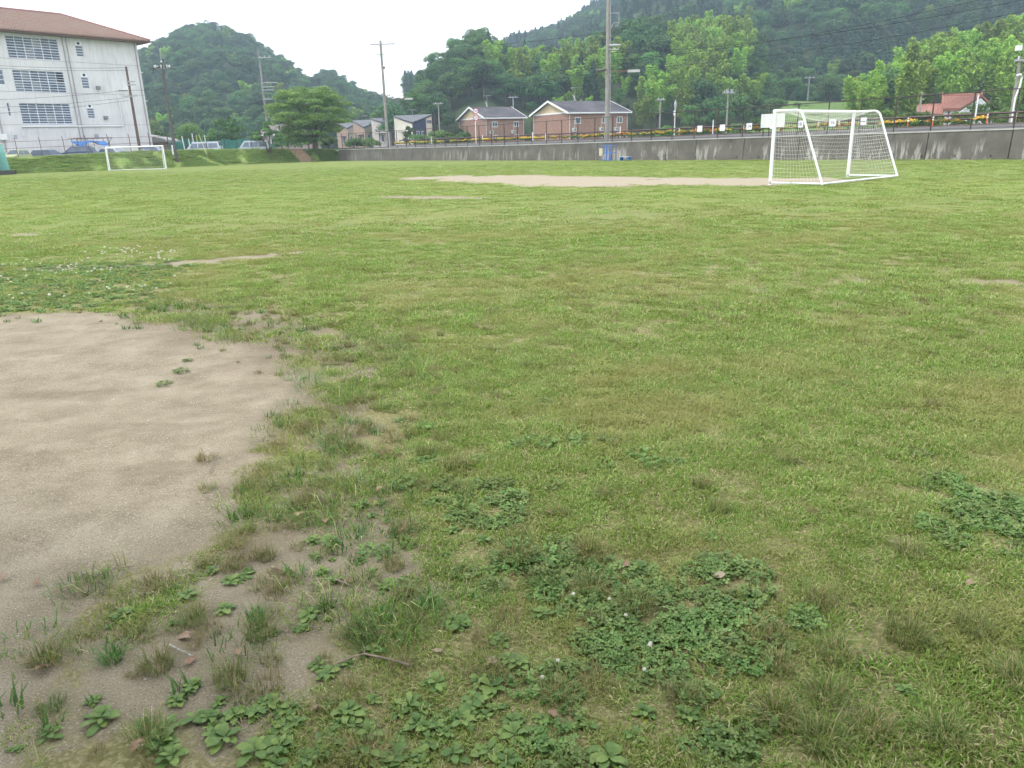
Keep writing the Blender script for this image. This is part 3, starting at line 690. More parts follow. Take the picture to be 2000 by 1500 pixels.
u, z = FS.px_u(20 / S_, 1150 / S_); MB().box((u - .4, -.4, z - .3), (u + .4, -.02, z + .4), FS.M).build('air_conditioner', m_white, sch)
settle(sch, FS(UE / 2, 6, 0))

# ---- low annex behind the school corner
anx = empty('annex', label='low annex with a flat grey canopy beside the school corner', cat='building')
p0 = at(300, 268, 122)
FA = Frame((p0[0], p0[1], 1.8), (1, 0), (0, 1))
MB().prism([FA(-3, 0, 1.6), FA(2.4, 0, 1.5), FA(1.2, 0, 2.1), FA(-3, 0, 2.9)], (0, 5, 0)).build('roof', mat('annex_roof', (.26, .25, .24), .8, .2), anx)
MB().box((-3, .4, -.5), (1.4, 4.6, 1.5), FA.M).build('wall', mat('annex_wall', (.32, .22, .18), .9, .2), anx); settle(anx, FA(0, 2, 0))

# ---- brick houses
k = NT('brick_cladding'); v = k.coord('Object', (1, 1, 1)); br = k.n('ShaderNodeTexBrick')
br.inputs['Color1'].default_value = (0.255, 0.142, 0.102, 1); br.inputs['Color2'].default_value = (0.32, 0.182, 0.132, 1); br.inputs['Mortar'].default_value = (0.38, 0.30, 0.26, 1)
br.inputs['Scale'].default_value = 3.0; br.inputs['Mortar Size'].default_value = 0.012
g = k.n('ShaderNodeNewGeometry'); sx = k.n('ShaderNodeSeparateXYZ'); cb = k.n('ShaderNodeCombineXYZ'); k.l(g.outputs['Position'], sx.inputs[0])
k.l(k.math('ADD', sx.outputs['X'], sx.outputs['Y']), cb.inputs[0]); k.l(sx.outputs['Z'], cb.inputs[1]); k.l(cb.outputs[0], br.inputs['Vector'])
k.color(k.mix(k.maprange(k.noise(k.wcoord(), 0.7, 5), .4, .7, 0, .3), br.outputs['Color'], (0.33, 0.20, 0.15))); k.b.inputs['Roughness'].default_value = .9; m_brick = k.m
m_slate = mat('dark_slate_roof', (0.062, 0.058, 0.064), 0.85, 0.5, 0.35, bump=0.2)
m_cream = mat('cream_render', (0.56, 0.44, 0.28), 0.9, 0.08, 1)
m_trim = mat('white_trim', (0.75, 0.75, 0.76), 0.6, 0.05)
def brick_house(D, cpx, rpx, lpx, eave_y, apex_y, wins, label, th=28):
    c = at(cpx, eave_y, D); a = np.array([_c(R_(th)), _s(R_(th))]); n = np.array([-a[1], a[0]]); z0 = 1.5
    Fh = Frame((c[0], c[1], z0), a, n); L = Fh.px_u(rpx, eave_y)[0]
    r = ray(lpx, eave_y); A = np.array([[r[0], -n[0]], [r[1], -n[1]]]); W = float(np.linalg.solve(A, c[:2])[1])
    H = c[2] - z0; apD = c[1] + n[1] * W / 2; H2 = at((cpx + lpx) / 2, apex_y, apD)[2] - z0
    e = empty('brick_house', label=label, cat='house')
    rows = [(H - 2.0, H - 0.85), (H - 4.75, H - 3.6)]; holes = []
    for u in wins:
        for z_a, z_b in rows: holes.append((u * L - .62, u * L + .62, z_a, z_b))
    q = MB(); wall_face(q, Fh, 0, L, 0, H, holes, 0, .1)
    q.add([Fh(0, 0, 0), Fh(0, W, 0), Fh(0, W, H), Fh(0, 0, H)], [(0, 1, 2, 3)]); q.add([Fh(L, 0, 0), Fh(L, W, 0), Fh(L, W, H), Fh(L, W / 2, H2), Fh(L, 0, H)], [(0, 1, 2, 3, 4)]); q.quad(Fh(0, W, 0), Fh(L, W, 0), Fh(L, W, H), Fh(0, W, H))
    q.build('wall', m_brick, e, fixn=False)
    MB().add([Fh(0, 0, H), Fh(0, W, H), Fh(0, W / 2, H2)], [(0, 1, 2)]).build('gable', m_cream, e, fixn=False)
    MB().box((-.06, -.02, H - .16), (0, W + .02, H + .10), Fh.M).build('gable_band', m_trim, e)
    o = .55; sl = (H2 - H) / (W / 2)
    q = MB(); t = .16
    for sgn in (0, 1):
        vA = -o if sgn == 0 else W + o; zA = H - o * sl
        P = [Fh(-o, vA, zA), Fh(L + o, vA, zA), Fh(L + o, W / 2, H2), Fh(-o, W / 2, H2)]; P2 = [(x, y, z + t) for x, y, z in P]
        q.add(P + P2, [(0, 1, 2, 3), (4, 5, 6, 7), (0, 1, 5, 4), (1, 2, 6, 5), (3, 0, 4, 7)])
    rf = q.build('roof', m_slate, e)
    for x in (-o - .05, L + o + .002):
        q = MB()
        for sgn in (0, 1):
            vA = -o - .04 if sgn == 0 else W + o + .04; zA = H - o * sl
            q.prism([Fh(x, vA, zA - .16), Fh(x, W / 2, H2 - .12), Fh(x, W / 2, H2 + .24), Fh(x, vA, zA + .2)], tuple(Vector(Fh(.05, 0, 0)) - Vector(Fh(0, 0, 0))))
        q.build('barge_board', m_trim, rf)
    MB().box((-o, -o - .12, H - o * sl - .1), (L + o, -o - .002, H - o * sl + .13), Fh.M).build('gutter', m_trim, rf)
    for hh in holes: window(e, Fh, *hh, 0.0 - .03, 2, 1, 0, fw=.10, mf=m_trim)
    for u, v_ in ((.12, -.08), (L - .12, -.08)): MB().tube([Fh(u, v_, 0), Fh(u, v_, H - .3)], .05, 6).build('downpipe', m_trim, e)
    MB().tube([Fh(-.08, W - .3, 0), Fh(-.08, W - .3, H - .3)], .05, 6).build('downpipe', m_trim, e)
    for u in wins:
        x = u * L - 1.0
        ac = MB().box((x - .45, -.42, H - 3.35), (x + .45, -.1, H - 2.7), Fh.M).build('air_conditioner', mat('ac_grey', (.55, .55, .54), .6, .08), e)
        MB().tube([Fh(x + .15, -.43, H - 3.03), Fh(x + .15, -.425, H - 3.03)], .24, 14).build('fan', mat('fan_grey', (.2, .2, .2), .6, .1), ac)
        MB().tube([Fh(x + .2, -.06, H - 2.7), Fh(x + .2, -.06, H - 1.2)], .035, 6).build('pipe', m_trim, e)
    an = Fh(L * .42, W * .5, H2); m_an = MB().tube([an, (an[0], an[1], an[2] + 2.6)], .04, 6)
    m_an.tube([(an[0] - .9, an[1], an[2] + 2.5), (an[0] + .9, an[1], an[2] + 2.5)], .03, 4); m_an.tube([(an[0], an[1], an[2] + .2), (an[0] - .3, an[1], an[2] + 1.3)], [.22, .1], 6)
    m_an.build('aerial', m_galv, e)
    settle(e, Fh(L / 2, W / 2, 0)); return e
brick_house(145, 1111, 1226, 1041, 219, 199, (.15, .60, .86), 'larger two storey brick clad house with cream gable and dark roof beside the tall pole')
brick_house(172, 947.6, 1023, 896, 229.5, 210.5, (.24, .80), 'smaller two storey brick clad house with cream gable behind the round road signs')

# ---- row of low houses with tilted grey roofs
def tilt_house(D, lx, cx, rx, ly, cyp, ry, cols, label, back=9.5, ruins=True):
    zb = 1.8; C = at(cx, cyp, D); Lp = at(lx, ly, D + 5); Rp = at(rx, ry, D + 6)
    e = empty('tilt_roof_house', label=label, cat='house'); top = lambda P: P[2] - .35
    Fp = Lp + Rp - C; Fp[2] = max(Lp[2], Rp[2]) + .15
    ins = lambda P, k_=.05: P + ((C + Fp) / 2 - P) * k_
    Cw, Lw, Rw, Fw = (ins(np.array(P)) for P in (C, Lp, Rp, Fp))
    q = MB().quad((Lw[0], Lw[1], zb), (Cw[0], Cw[1], zb), (Cw[0], Cw[1], top(C)), (Lw[0], Lw[1], top(Lp)))
    q.quad((Fw[0], Fw[1], zb), (Lw[0], Lw[1], zb), (Lw[0], Lw[1], top(Lp)), (Fw[0], Fw[1], top(Fp))); q.build('side_wall', cols[0], e, fixn=False)
    q = MB().quad((Cw[0], Cw[1], zb), (Rw[0], Rw[1], zb), (Rw[0], Rw[1], top(Rp)), (Cw[0], Cw[1], top(C)))
    q.quad((Rw[0], Rw[1], zb), (Fw[0], Fw[1], zb), (Fw[0], Fw[1], top(Fp)), (Rw[0], Rw[1], top(Rp))); q.build('front_wall', cols[1], e, fixn=False)
    P = [tuple(Lp), tuple(C), tuple(Rp), tuple(Fp)]; P2 = [(x, y, z - .22) for x, y, z in P]
    MB().add(P + P2, [(0, 1, 2, 3), (7, 6, 5, 4)] + [(i, (i + 1) % 4, 4 + (i + 1) % 4, 4 + i) for i in range(4)]).build('roof', mat('grey_sheet_roof', (.105, .11, .12), .7, .15, .8), e)
    d = (Rw - Cw)[:2]; Ln = np.linalg.norm(d); d /= Ln; nin = np.array([-d[1], d[0]]); Ff = Frame((Cw[0], Cw[1], zb), d, nin); hR = top(Rp) - zb; hC = top(C) - zb
    if cols[2] is not None:
        MB().prism([Ff(Ln * .70, -.06, 0), Ff(Ln - .0, -.06, 0), Ff(Ln, -.06, hR - .1), Ff(Ln * .70, -.06, hC + (hR - hC) * .7 - .1)], tuple(Vector(Ff(0, .05, 0)) - Vector(Ff(0, 0, 0)))).build('bay_panel', cols[2], e)
        for t in (.77, .86, .94): MB().box((Ln * t - .25, -.09, hC + (hR - hC) * .7 - 1.0), (Ln * t + .25, -.062, hC + (hR - hC) * .7 - .35), Ff.M).build('clerestory_pane', m_glass, e)
    for t in (.18, .44): window(e, Ff, Ln * t, Ln * t + 1.0, 1.2, 2.9, -.07, 1, 1, 0, fw=.08, mf=m_trim)
    d2 = (Lw - Cw)[:2]; L2 = np.linalg.norm(d2); d2 /= L2; F2 = Frame((Cw[0], Cw[1], zb), d2, (d2[1], -d2[0])); window(e, F2, L2 * .25, L2 * .25 + 1.2, 1.0, 2.6, -.07, 1, 1, 0, fw=.08, mf=m_trim)
    MB().box((L2 * .15, -1.1, 2.75), (L2 * .6, -.02, 2.88), F2.M).build('porch_roof', mat('porch_grey', (.12, .12, .13), .7, .1), e)
    an = tuple((C + Fp) / 2); MB().tube([an, (an[0], an[1], an[2] + 1.8)], .035, 5).tube([(an[0] - .6, an[1], an[2] + 1.7), (an[0] + .6, an[1], an[2] + 1.7)], .03, 4).build('aerial', m_galv, e)
    settle(e, ((C[0] + Fp[0]) / 2, (C[1] + Fp[1]) / 2, zb))
m_ivory = mat('ivory_wall', (.58, .55, .47), .9, .1, .6); m_navy = mat('navy_boarding', (.035, .045, .085), .8, .15, 2); m_pink = mat('pale_pink_wall', (.46, .40, .39), .9, .1, .6)
m_orng = mat('terracotta_wall', (.33, .24, .19), .9, .12, .6); m_beige = mat('beige_wall', (.50, .42, .34), .9, .1, .6)
tilt_house(165, 767, 805, 844, 226, 238.5, 223, (m_ivory, m_navy, m_beige), 'ivory and navy house with tilted grey roof, nearest the brick houses')
tilt_house(178, 723, 757, 788, 231, 242, 228.5, (m_pink, m_pink, None), 'pale pink house with tilted grey roof beside the utility pole')
tilt_house(190, 687, 711, 742, 235, 248, 233, (m_orng, m_beige, None), 'terracotta house with tilted grey roof in the middle of the row')
tilt_house(202, 655, 678, 700, 240, 250, 238, (m_orng, m_beige, None), 'house with tilted grey roof at the end of the row behind the spreading tree')

# ---- house behind the spreading tree
hb = empty('house', label='low house with brownish roof and white trim behind the spreading tree', cat='house')
c0 = at(515, 280, 150); FB = Frame((c0[0], c0[1], 1.8), (1, .08), (-.08, 1))
MB().box((0, 0, 0), (9.5, 7, 2.7), FB.M).build('wall', mat('rose_wall', (.40, .30, .28), .9, .15, .6), hb)
MB().prism([FB(-.5, -.6, 2.6), FB(-.5, 7.6, 2.6), FB(-.5, 3.5, 4.6)], tuple(Vector(FB(10.5, 0, 0)) - Vector(FB(0, 0, 0)))).build('roof', mat('brown_grey_roof', (.15, .125, .12), .8, .2, .6), hb)
MB().box((-.5, -.72, 2.5), (10, -.6, 2.72), FB.M).build('gutter', m_trim, hb)
for u in (1.4, 6.4): window(hb, FB, u, u + 1.6, .9, 2.3, -.06, 2, 1, 0, fw=.09, mf=m_trim)
settle(hb, FB(4.7, 3.5, 0))

# ---- house with red tiled roofs on the far side of the road
k = NT('red_roof_tiles'); v = k.wcoord(); k.color(k.ramp(k.noise(v, 3.0, 5, .65), [(0.3, (0.22, 0.088, 0.060)), (0.6, (0.31, 0.135, 0.092)), (0.8, (0.38, 0.19, 0.135))])); k.b.inputs['Roughness'].default_value = .6; m_redt = k.m
m_plaster = mat('white_plaster', (.66, .66, .67), .9, .06, .7)
rh = empty('red_roof_house', label='white walled house with red tiled roofs beyond the goal', cat='house')
def V3(px, py, D): return np.array(at(px, py, D))
E1, E2, R1, R2 = V3(1839.5, 212, 92), V3(1872, 214, 92), V3(1841, 186.5, 95.5), V3(1918, 183.5, 97.5)
R1[2] = R2[2] = (R1[2] + R2[2]) / 2; E1[2] = E2[2] = (E1[2] + E2[2]) / 2
B1, B2 = 2 * R1 - E1, 2 * R2 - E2; B1[2] = B2[2] = E1[2]
def slab(P, t=.2): 
    P = [tuple(p) for p in P]; n = len(P); return MB().add(P + [(x, y, z - t) for x, y, z in P], [tuple(range(n)), tuple(reversed(range(n, 2 * n)))] + [(i, (i + 1) % n, n + (i + 1) % n, n + i) for i in range(n)])
def tile_rows(parent, A, B, C, Dd, n, r=.06):
    q = MB(); A, B, C, Dd = (Vector([float(c) for c in p]) for p in (A, B, C, Dd))
    for i in range(n + 1): q.tube([A.lerp(B, i / n) + Vector((0, 0, .03)), Dd.lerp(C, i / n) + Vector((0, 0, .03))], r, 5, False)
    o = q.build('tile_row', m_redt, parent, fixn=False); o['kind'] = 'stuff'
rr = slab([E1, E2, R2, R1]).build('roof', m_redt, rh); tile_rows(rr, E1, E2, R2, R1, 13)
slab([B2, B1, R1, R2]).build('rear_roof', m_redt, rh); MB().tube([R1, R2], .16, 6).build('ridge', m_redt, rh)
for rp in (R1, R2): MB().tube([rp, rp + np.array([0, 0, .35])], [.14, .05], 6).build('ridge_end', m_redt, rh)
inn = lambda P: P * .94 + (E1 + B2) / 2 * .06
a1, a2, a3 = inn(E2), inn(R2), inn(B2)
MB().add([(a1[0], a1[1], 1.6), (a3[0], a3[1], 1.6), (a3[0], a3[1], a3[2] - .3), (a2[0], a2[1], a2[2] - .3), (a1[0], a1[1], a1[2] - .3)], [(0, 1, 2, 3, 4)]).build('gable_wall', m_plaster, rh, fixn=False)
e1, e2 = inn(E1), inn(E2); MB().quad((e1[0], e1[1], 1.6), (e2[0], e2[1], 1.6), (e2[0], e2[1], e2[2] - .2), (e1[0], e1[1], e1[2] - .2)).build('front_wall', m_plaster, rh, fixn=False)
for t in (.35, .75): 
    p = e1 * (1 - t) + e2 * t; MB().box((p[0] - .06, p[1] - .08, 1.6), (p[0] + .06, p[1] - .01, e1[2] - .25)).build('timber_post', m_wood_pole, rh)
l1, l2, l3, l4 = V3(1790, 222, 90), V3(1840, 224, 90), V3(1840, 203, 94), V3(1792, 206, 94)
lr = slab([l1, l2, l3, l4]).build('lower_roof', m_redt, rh); tile_rows(lr, l1, l2, l3, l4, 17)
MB().quad((l1[0] + .3, l1[1] + .4, 1.6), (l2[0], l2[1] + .4, 1.6), (l2[0], l2[1] + .4, l2[2] - .2), (l1[0] + .3, l1[1] + .4, l1[2] - .2)).build('wing_wall', m_plaster, rh, fixn=False)
MB().tube([l4, l3], .12, 6).build('lower_ridge', m_redt, rh)
settle(rh, ((E1[0] + B2[0]) / 2, (E1[1] + B2[1]) / 2, 1.6))
sg = empty('gate_roof', label='small gabled gate roof with pinkish tiles in front of the red roofed house', cat='roof')
gA, gB, gT = V3(1836, 240, 84), V3(1884, 237, 84), V3(1862, 227, 84)
m_ptile = mat('pink_grey_tiles', (.36, .24, .20), .8, .35, 4)
MB().prism([tuple(gA), tuple(gB), tuple(gT)], (1.2, 2.5, 0)).build('roof', m_ptile, sg)
for t in (.2, .8):
    p = gA * (1 - t) + gB * t; MB().box((p[0] - .1, p[1] + .5, 1.5), (p[0] + .1, p[1] + .7, p[2] + .1)).build('post', m_wood_pole, sg)
MB().tube([gA, gT, gB], .08, 6).build('edge_tiles', mat('edge_tile_grey', (.45, .42, .40), .8, .1), sg); settle(sg, (gT[0], gT[1], 1.5))

# ---- goals
m_goal = mat('goal_white_paint', (.80, .81, .84), .4, .05, 3, streak=.08)
k = NT('net_cord'); k.color(k.ramp(k.noise(k.wcoord(), 3, 3), [(.3, (.60, .60, .56)), (.7, (.70, .70, .66))])); m_net = k.m
def lerp(a, b, t): return np.asarray(a, float) * (1 - t) + np.asarray(b, float) * t
def net_patch(q, c00, c10, c11, c01, step, r, sag, axis, rng, jit=.02):
    c00, c10, c11, c01 = map(lambda c: np.asarray(c, float), (c00, c10, c11, c01))
    nu = max(2, int(round(max(np.linalg.norm(c10 - c00), np.linalg.norm(c11 - c01)) / step))); nv = max(2, int(round(max(np.linalg.norm(c01 - c00), np.linalg.norm(c11 - c10)) / step)))
    def P(u, v_):
        p = lerp(lerp(c00, c10, u), lerp(c01, c11, u), v_)
        s = math.sin(math.pi * u) * math.sin(math.pi * v_); w_ = .35 * math.sin(5.1 * u + 3 * v_) + .25 * math.sin(9 * v_ + 4 * u)
        return p + np.asarray(axis) * (sag * s * (1 + .3 * w_)) + np.array([0, 0, -1]) * (.06 * math.sin(math.pi * u) * (1 - v_) * v_ * 4)
    for i in range(nu + 1): q.tube([P(i / nu, j / 12) for j in range(13)], r, 3, False)
    for j in range(nv + 1): q.tube([P(i / 16, j / nv) for i in range(17)], r, 3, False)
def goal(A, B, depth_top, depth_bot, H, r, label, step=.13, nr=.0028, thin=.6, dirn=None):
    A = np.array([A[0], A[1], 0.]); B = np.array([B[0], B[1], 0.]); w_ = (B - A) / np.linalg.norm(B - A)
    bk = np.array([w_[1], -w_[0], 0]) if dirn is None else np.array(dirn)
    e = empty('football_goal', label=label, cat='goal'); up = np.array([0, 0, 1.])
    At, Bt = A + up * H, B + up * H; A2, B2 = At + bk * depth_top, Bt + bk * depth_top; A3, B3 = A + bk * depth_bot, B + bk * depth_bot
    h = r * .9; lift = up * (r + .01)
    for P, T in ((A, At), (B, Bt)):
        pst = MB().tube([P + up * .0, T - up * .02], r, 14).build('post', m_goal, e, smooth=False)
        MB().tube([P + up * .03, P + up * .12], r * 1.03, 12).build('foot_collar', mat('worn_foot', (.45, .42, .38), .7, .3, 6), pst)
    MB().tube([At - w_ * r, Bt + w_ * r], r, 14).build('crossbar', m_goal, e)
    for T, T2, G in ((At, A2, A3), (Bt, B2, B3)):
        pts = [T - up * .0, lerp(T, T2, .8)]
        for a in range(1, 6):
            t = a / 6; p0, p1, p2 = lerp(T, T2, .8), T2, lerp(T2, G, .1); pts.append(p0 * (1 - t) ** 2 + 2 * p1 * t * (1 - t) + p2 * t * t)
        pts += [lerp(T2, G, .1), lerp(T2, G, .5), G + lift * .5]
        MB().tube(pts, r * thin, 10).build('side_strut', m_goal, e)
    for P, G in ((A, A3), (B, B3)): MB().tube([P + lift, G + lift], r * thin * .85, 10).build('ground_bar', m_goal, e)
    MB().tube([A3 + lift, B3 + lift], r * thin * .85, 10).build('ground_bar', m_goal, e)
    rng = np.random.RandomState(5); q = MB(); dz = -up
    net_patch(q, A2, B2, B3 + lift, A3 + lift, step, nr, .22, bk * -1 + dz * .15, rng)
    net_patch(q, At, Bt, B2, A2, step, nr, .32, dz, rng)
    net_patch(q, At, A2, A3 + lift, A + lift, step, nr, .12, w_, rng); net_patch(q, Bt, B2, B3 + lift, B + lift, step, nr, .12, -w_, rng)
    o = q.build('net', m_net, e, fixn=False)
    settle(e, (A + B) / 2); return e
gA_, gB_ = gp(1504, 361), gp(1655.5, 345.7)
goal(gA_, gB_, .95, 1.9, 2.40, .06, 'large white football goal with net in front of the retaining wall')
fA, fB = gp(215, 334), gp(325, 331)
bkf = (fB - fA)[:2] / np.linalg.norm((fB - fA)[:2]); bkf = np.array([-bkf[1], bkf[0], 0]); bkf = bkf * .6 + np.array([-.75, .4, 0]); bkf /= np.linalg.norm(bkf)
goal(fA, fB, .6, 1.0, 2.42, .065, 'distant white football goal at the foot of the grass bank', step=.30, nr=.004, thin=.55, dirn=bkf)

# ---- chain link fence on the retaining wall
fen = empty('wall_fence', label='dark brown chain link fence standing on the retaining wall', cat='fence')
FH = 2.05; post = MB().tube([(0, 0, 0), (0, 0, FH)], .042, 8); pme = post.mesh('post', m_dark_metal)
S_posts = list(np.arange(-43.5, 86.0, 2.22))
for s in S_posts:
    if s < -12 : continue
    link('post', pme, fen, wp(s, .35, wz(s) + .07))
Sa = np.arange(-12, 86.1, 2.0)
MB().tube([wp(s, .35, wz(s) + .05 + FH) for s in Sa], .03, 6).build('top_rail', m_dark_metal, fen)
MB().tube([wp(s, .35, wz(s) + .16) for s in Sa], .018, 6).build('bottom_rail', m_dark_metal, fen)
q = MB(); dv = FH - .1; rw = .0022
for s in np.arange(-12, 84, .16):
    for sg_ in (1, -1):
        s0, s1 = (s, s + dv) if sg_ > 0 else (s + dv, s)
        s0 = min(s0, 86); s1 = min(s1, 86); a = np.array(wp(s0, .35 + .004 * sg_, wz(s0) + .16)); b_ = np.array(wp(s1, .35 + .004 * sg_, wz(s1) + .06 + dv)); n = np.array([WD[0], WD[1], 0]) * rw
        q.quad(a - n, a + n, b_ + n, b_ - n)
q.build('wire_mesh', m_dark_metal, fen, fixn=False)
settle(fen, wp(40, .35, wz(40)))

# ---- guardrail on the far edge of the road, posts and marigolds
gr_ = empty('guardrail', label='long brown steel guardrail along the far edge of the road', cat='guardrail')
GO = 9.9
def gz(s): return wz(s) + .42
Sg = np.arange(-30, 86.1, 2.0)
for z, r in ((.66, .07), (.38, .06)):
    q = MB()
    for s0, s1 in zip(Sg[:-1], Sg[1:]):
        a = [wp(s0, GO - .04, gz(s0) + z - r), wp(s1, GO - .04, gz(s1) + z - r), wp(s1, GO - .10, gz(s1) + z), wp(s0, GO - .10, gz(s0) + z), wp(s1, GO - .04, gz(s1) + z + r), wp(s0, GO - .04, gz(s0) + z + r)]
        q.add(a, [(0, 1, 2, 3), (3, 2, 4, 5)])
    q.build('rail', m_rail, gr_, fixn=False)
pm_ = MB().box((-.05, -.05, -.3), (.05, .05, .74)).mesh('post', m_rail)
for s in Sg: link('post', pm_, gr_, wp(s, GO + .03, gz(s)))
settle(gr_, wp(40, GO, gz(40)))

rng = np.random.RandomState(11)
YEL = leafmat('marigold_yellow', [(0, (.50, .26, .015)), (1, (.72, .42, .03))], .15, rnd=.15); ORA = leafmat('marigold_orange', [(0, (.55, .13, .012)), (1, (.72, .24, .03))], .15, rnd=.15)
def marigold_meshes(seed, m_bl):
    lob = [(np.cos(a) * .28, np.sin(a) * .2, .16, .2, .2, .14) for a in np.arange(0, 6.2, 1.0)] + [(0, 0, .2, .25, .22, .16)]
    Q, c_ = lobed_crown(seed, lob, 260, .10); g_ = fast_mesh('foliage', Q, 4, m_mid, {'c': c_})
    r2 = np.random.RandomState(seed + 50); n = 46; a = r2.rand(n) * 6.28; rr_ = np.sqrt(r2.rand(n)) * .42; C = np.stack([np.cos(a) * rr_, np.sin(a) * rr_ * .8, .30 - .12 * (rr_ / .42) ** 2 + .05 * r2.rand(n)], 1)
    V = []; cc = []
    for i in range(n):
        R0 = .045 + .02 * r2.rand(); nv = 7; tilt = r2.normal(size=3) * .35; tilt[2] = 1; tilt[1] -= .5; tilt /= np.linalg.norm(tilt)
        t1 = np.cross(tilt, [1, 0, 0]); t1 /= np.linalg.norm(t1); t2 = np.cross(tilt, t1)
        for j in range(nv):
            a0, a1 = 6.283 * j / nv, 6.283 * (j + 1) / nv; e0 = C[i] + (t1 * math.cos(a0) + t2 * math.sin(a0)) * R0; e1_ = C[i] + (t1 * math.cos(a1) + t2 * math.sin(a1)) * R0
            V.append([C[i] + tilt * .03, e0, (e0 + e1_) / 2 + (e0 + e1_ - 2 * C[i]) * .1 - tilt * .01, e1_]); cc.append(r2.rand())
    return g_, fast_mesh('blossoms', np.array(V), 4, m_bl, {'c': np.array(cc)})
mg = [marigold_meshes(1, YEL), marigold_meshes(2, ORA), marigold_meshes(3, YEL), marigold_meshes(4, ORA)]
def col_at(px): return 1 if (1000 < px < 1020 or 1205 < px < 1235 or 1340 < px < 1385 or 1420 < px < 1436 or 1640 < px < 1672 or 1800 < px < 1825) else 0
s = s_at_px(770, 8.6); n_m = 0
while s > s_at_px(1925, 8.6):
    p = wp(s, 8.5 + .3 * rng.rand(), gz(s) + .04); px = float(proj(np.array(p))[0])
    gap = (1478 < px < 1500) or (1690 < px < 1718) or (865 < px < 880) or (1512 < px < 1535) or rng.rand() < .16
    if not gap:
        ora = col_at(px) if rng.rand() < .8 else int(rng.rand() < .35)
        e = empty('marigold_plant', p, rng.rand() * 6, 'orange marigold clump in the roadside flower bed' if ora else 'yellow marigold clump in the roadside flower bed', 'marigold', 'marigolds along the road')
        e.scale = (.95 + .5 * rng.rand(),) * 3; g_, b2 = mg[(1 if ora else 0) + 2 * int(rng.rand() < .5)]
        link('foliage', g_, e); link('blossoms', b2, e); n_m += 1
    s -= .62 + .25 * rng.rand()

# ---- number boards, delineators, white road posts in the bed
def text_mesh(txt, size, m, name='lettering'):
    cu = bpy.data.curves.new(name, 'FONT'); cu.body = txt; cu.size = size; cu.align_x = 'CENTER'; cu.align_y = 'CENTER'; cu.extrude = .002; cu.resolution_u = 3
    o = bpy.data.objects.new(name, cu); COL.objects.link(o); dg = bpy.context.evaluated_depsgraph_get(); me = bpy.data.meshes.new_from_object(o.evaluated_get(dg)); bpy.data.objects.remove(o)
    me.materials.clear(); me.materials.append(m); me.name = name; return me
m_ink = mat('black_ink', (.015, .015, .02), .7, .05); WANG = math.atan2(-WD[1], -WD[0])     # board x axis runs along the wall, towards the viewer's right
for px, txt, lab in ((1366, '', 'blank white board in the flower bed, first of its row from the brick houses'), (1410, '', 'blank white board in the flower bed next to a utility pole'), (1462, '14', 'white board numbered 14 in the flower bed beside the large sign board'),
                     (1507, '15', 'white numbered board in the flower bed behind the goal post'), (1561, '18', 'white board numbered 18 seen through the goal net beside the slanting strut'), (1624, '16', 'white board numbered 16 seen through the middle of the goal net'), (1683, '', 'white board with one printed line seen through the goal beside its far post')):
    s = s_at_px(px, 8.0); e = empty('number_board', wp(s, 8.0, gz(s) - .05), WANG, lab, 'board')
    MB().box((-.27, -.02, .30), (.27, .0, .82)).build('panel', m_white, e); MB().box((-.03, .002, 0), (.03, .03, .6)).build('stake', m_wood_pole, e)
    if txt: link('lettering', text_mesh(txt, .34, m_ink), e, (0, -.024, .56), (math.pi / 2, 0, 0))
    if px == 1683: MB().box((-.2, -.024, .53), (.2, -.021, .57)).build('lettering', m_ink, e)
m_or = mat('orange_plastic', (.62, .16, .04), .5, .1)
for px in (1326, 1356, 1451, 1522, 1597, 1637, 1771, 1819.5, 1925, 1980):
    s = s_at_px(px, 8.2); e = empty('delineator_post', wp(s, 8.2, gz(s) - .1), 0, 'orange road delineator post with white bands by the flower bed', 'delineator', 'orange delineators along the road')
    MB().tube([(0, 0, 0), (0, 0, .03), (0, 0, .031), (0, 0, .72)], [.12, .12, .045, .04], 10).build('stem', m_or, e)
    for z in (.46, .62): MB().tube([(0, 0, z), (0, 0, z + .09)], .05, 10).build('reflective_band', m_white, e)
for px, h, lab in ((843, .95, 'short white road post beside the first marigolds'), (943, .95, 'short white road post below the round signs'), (1040, 1.0, 'thick white road post in front of the gap between brick houses'), (1066, .8, 'short white road post in front of the brick gable'), (1211, 1.15, 'white road post in front of the brick house corner'), (1391.5, 1.25, 'tall white post with grey cap among orange marigolds'), (1901, 1.9, 'white post beside the red roofed house')):
    s = s_at_px(px, 8.3); e = empty('road_post', wp(s, 8.3, gz(s) - .1), 0, lab, 'post')
    MB().tube([(0, 0, 0), (0, 0, h)], .045 if px != 1040 else .1, 10).build('stem', m_white, e); MB().tube([(0, 0, h + .002), (0, 0, h + .07)], [.065, .03], 10).build('cap', m_galv, e)

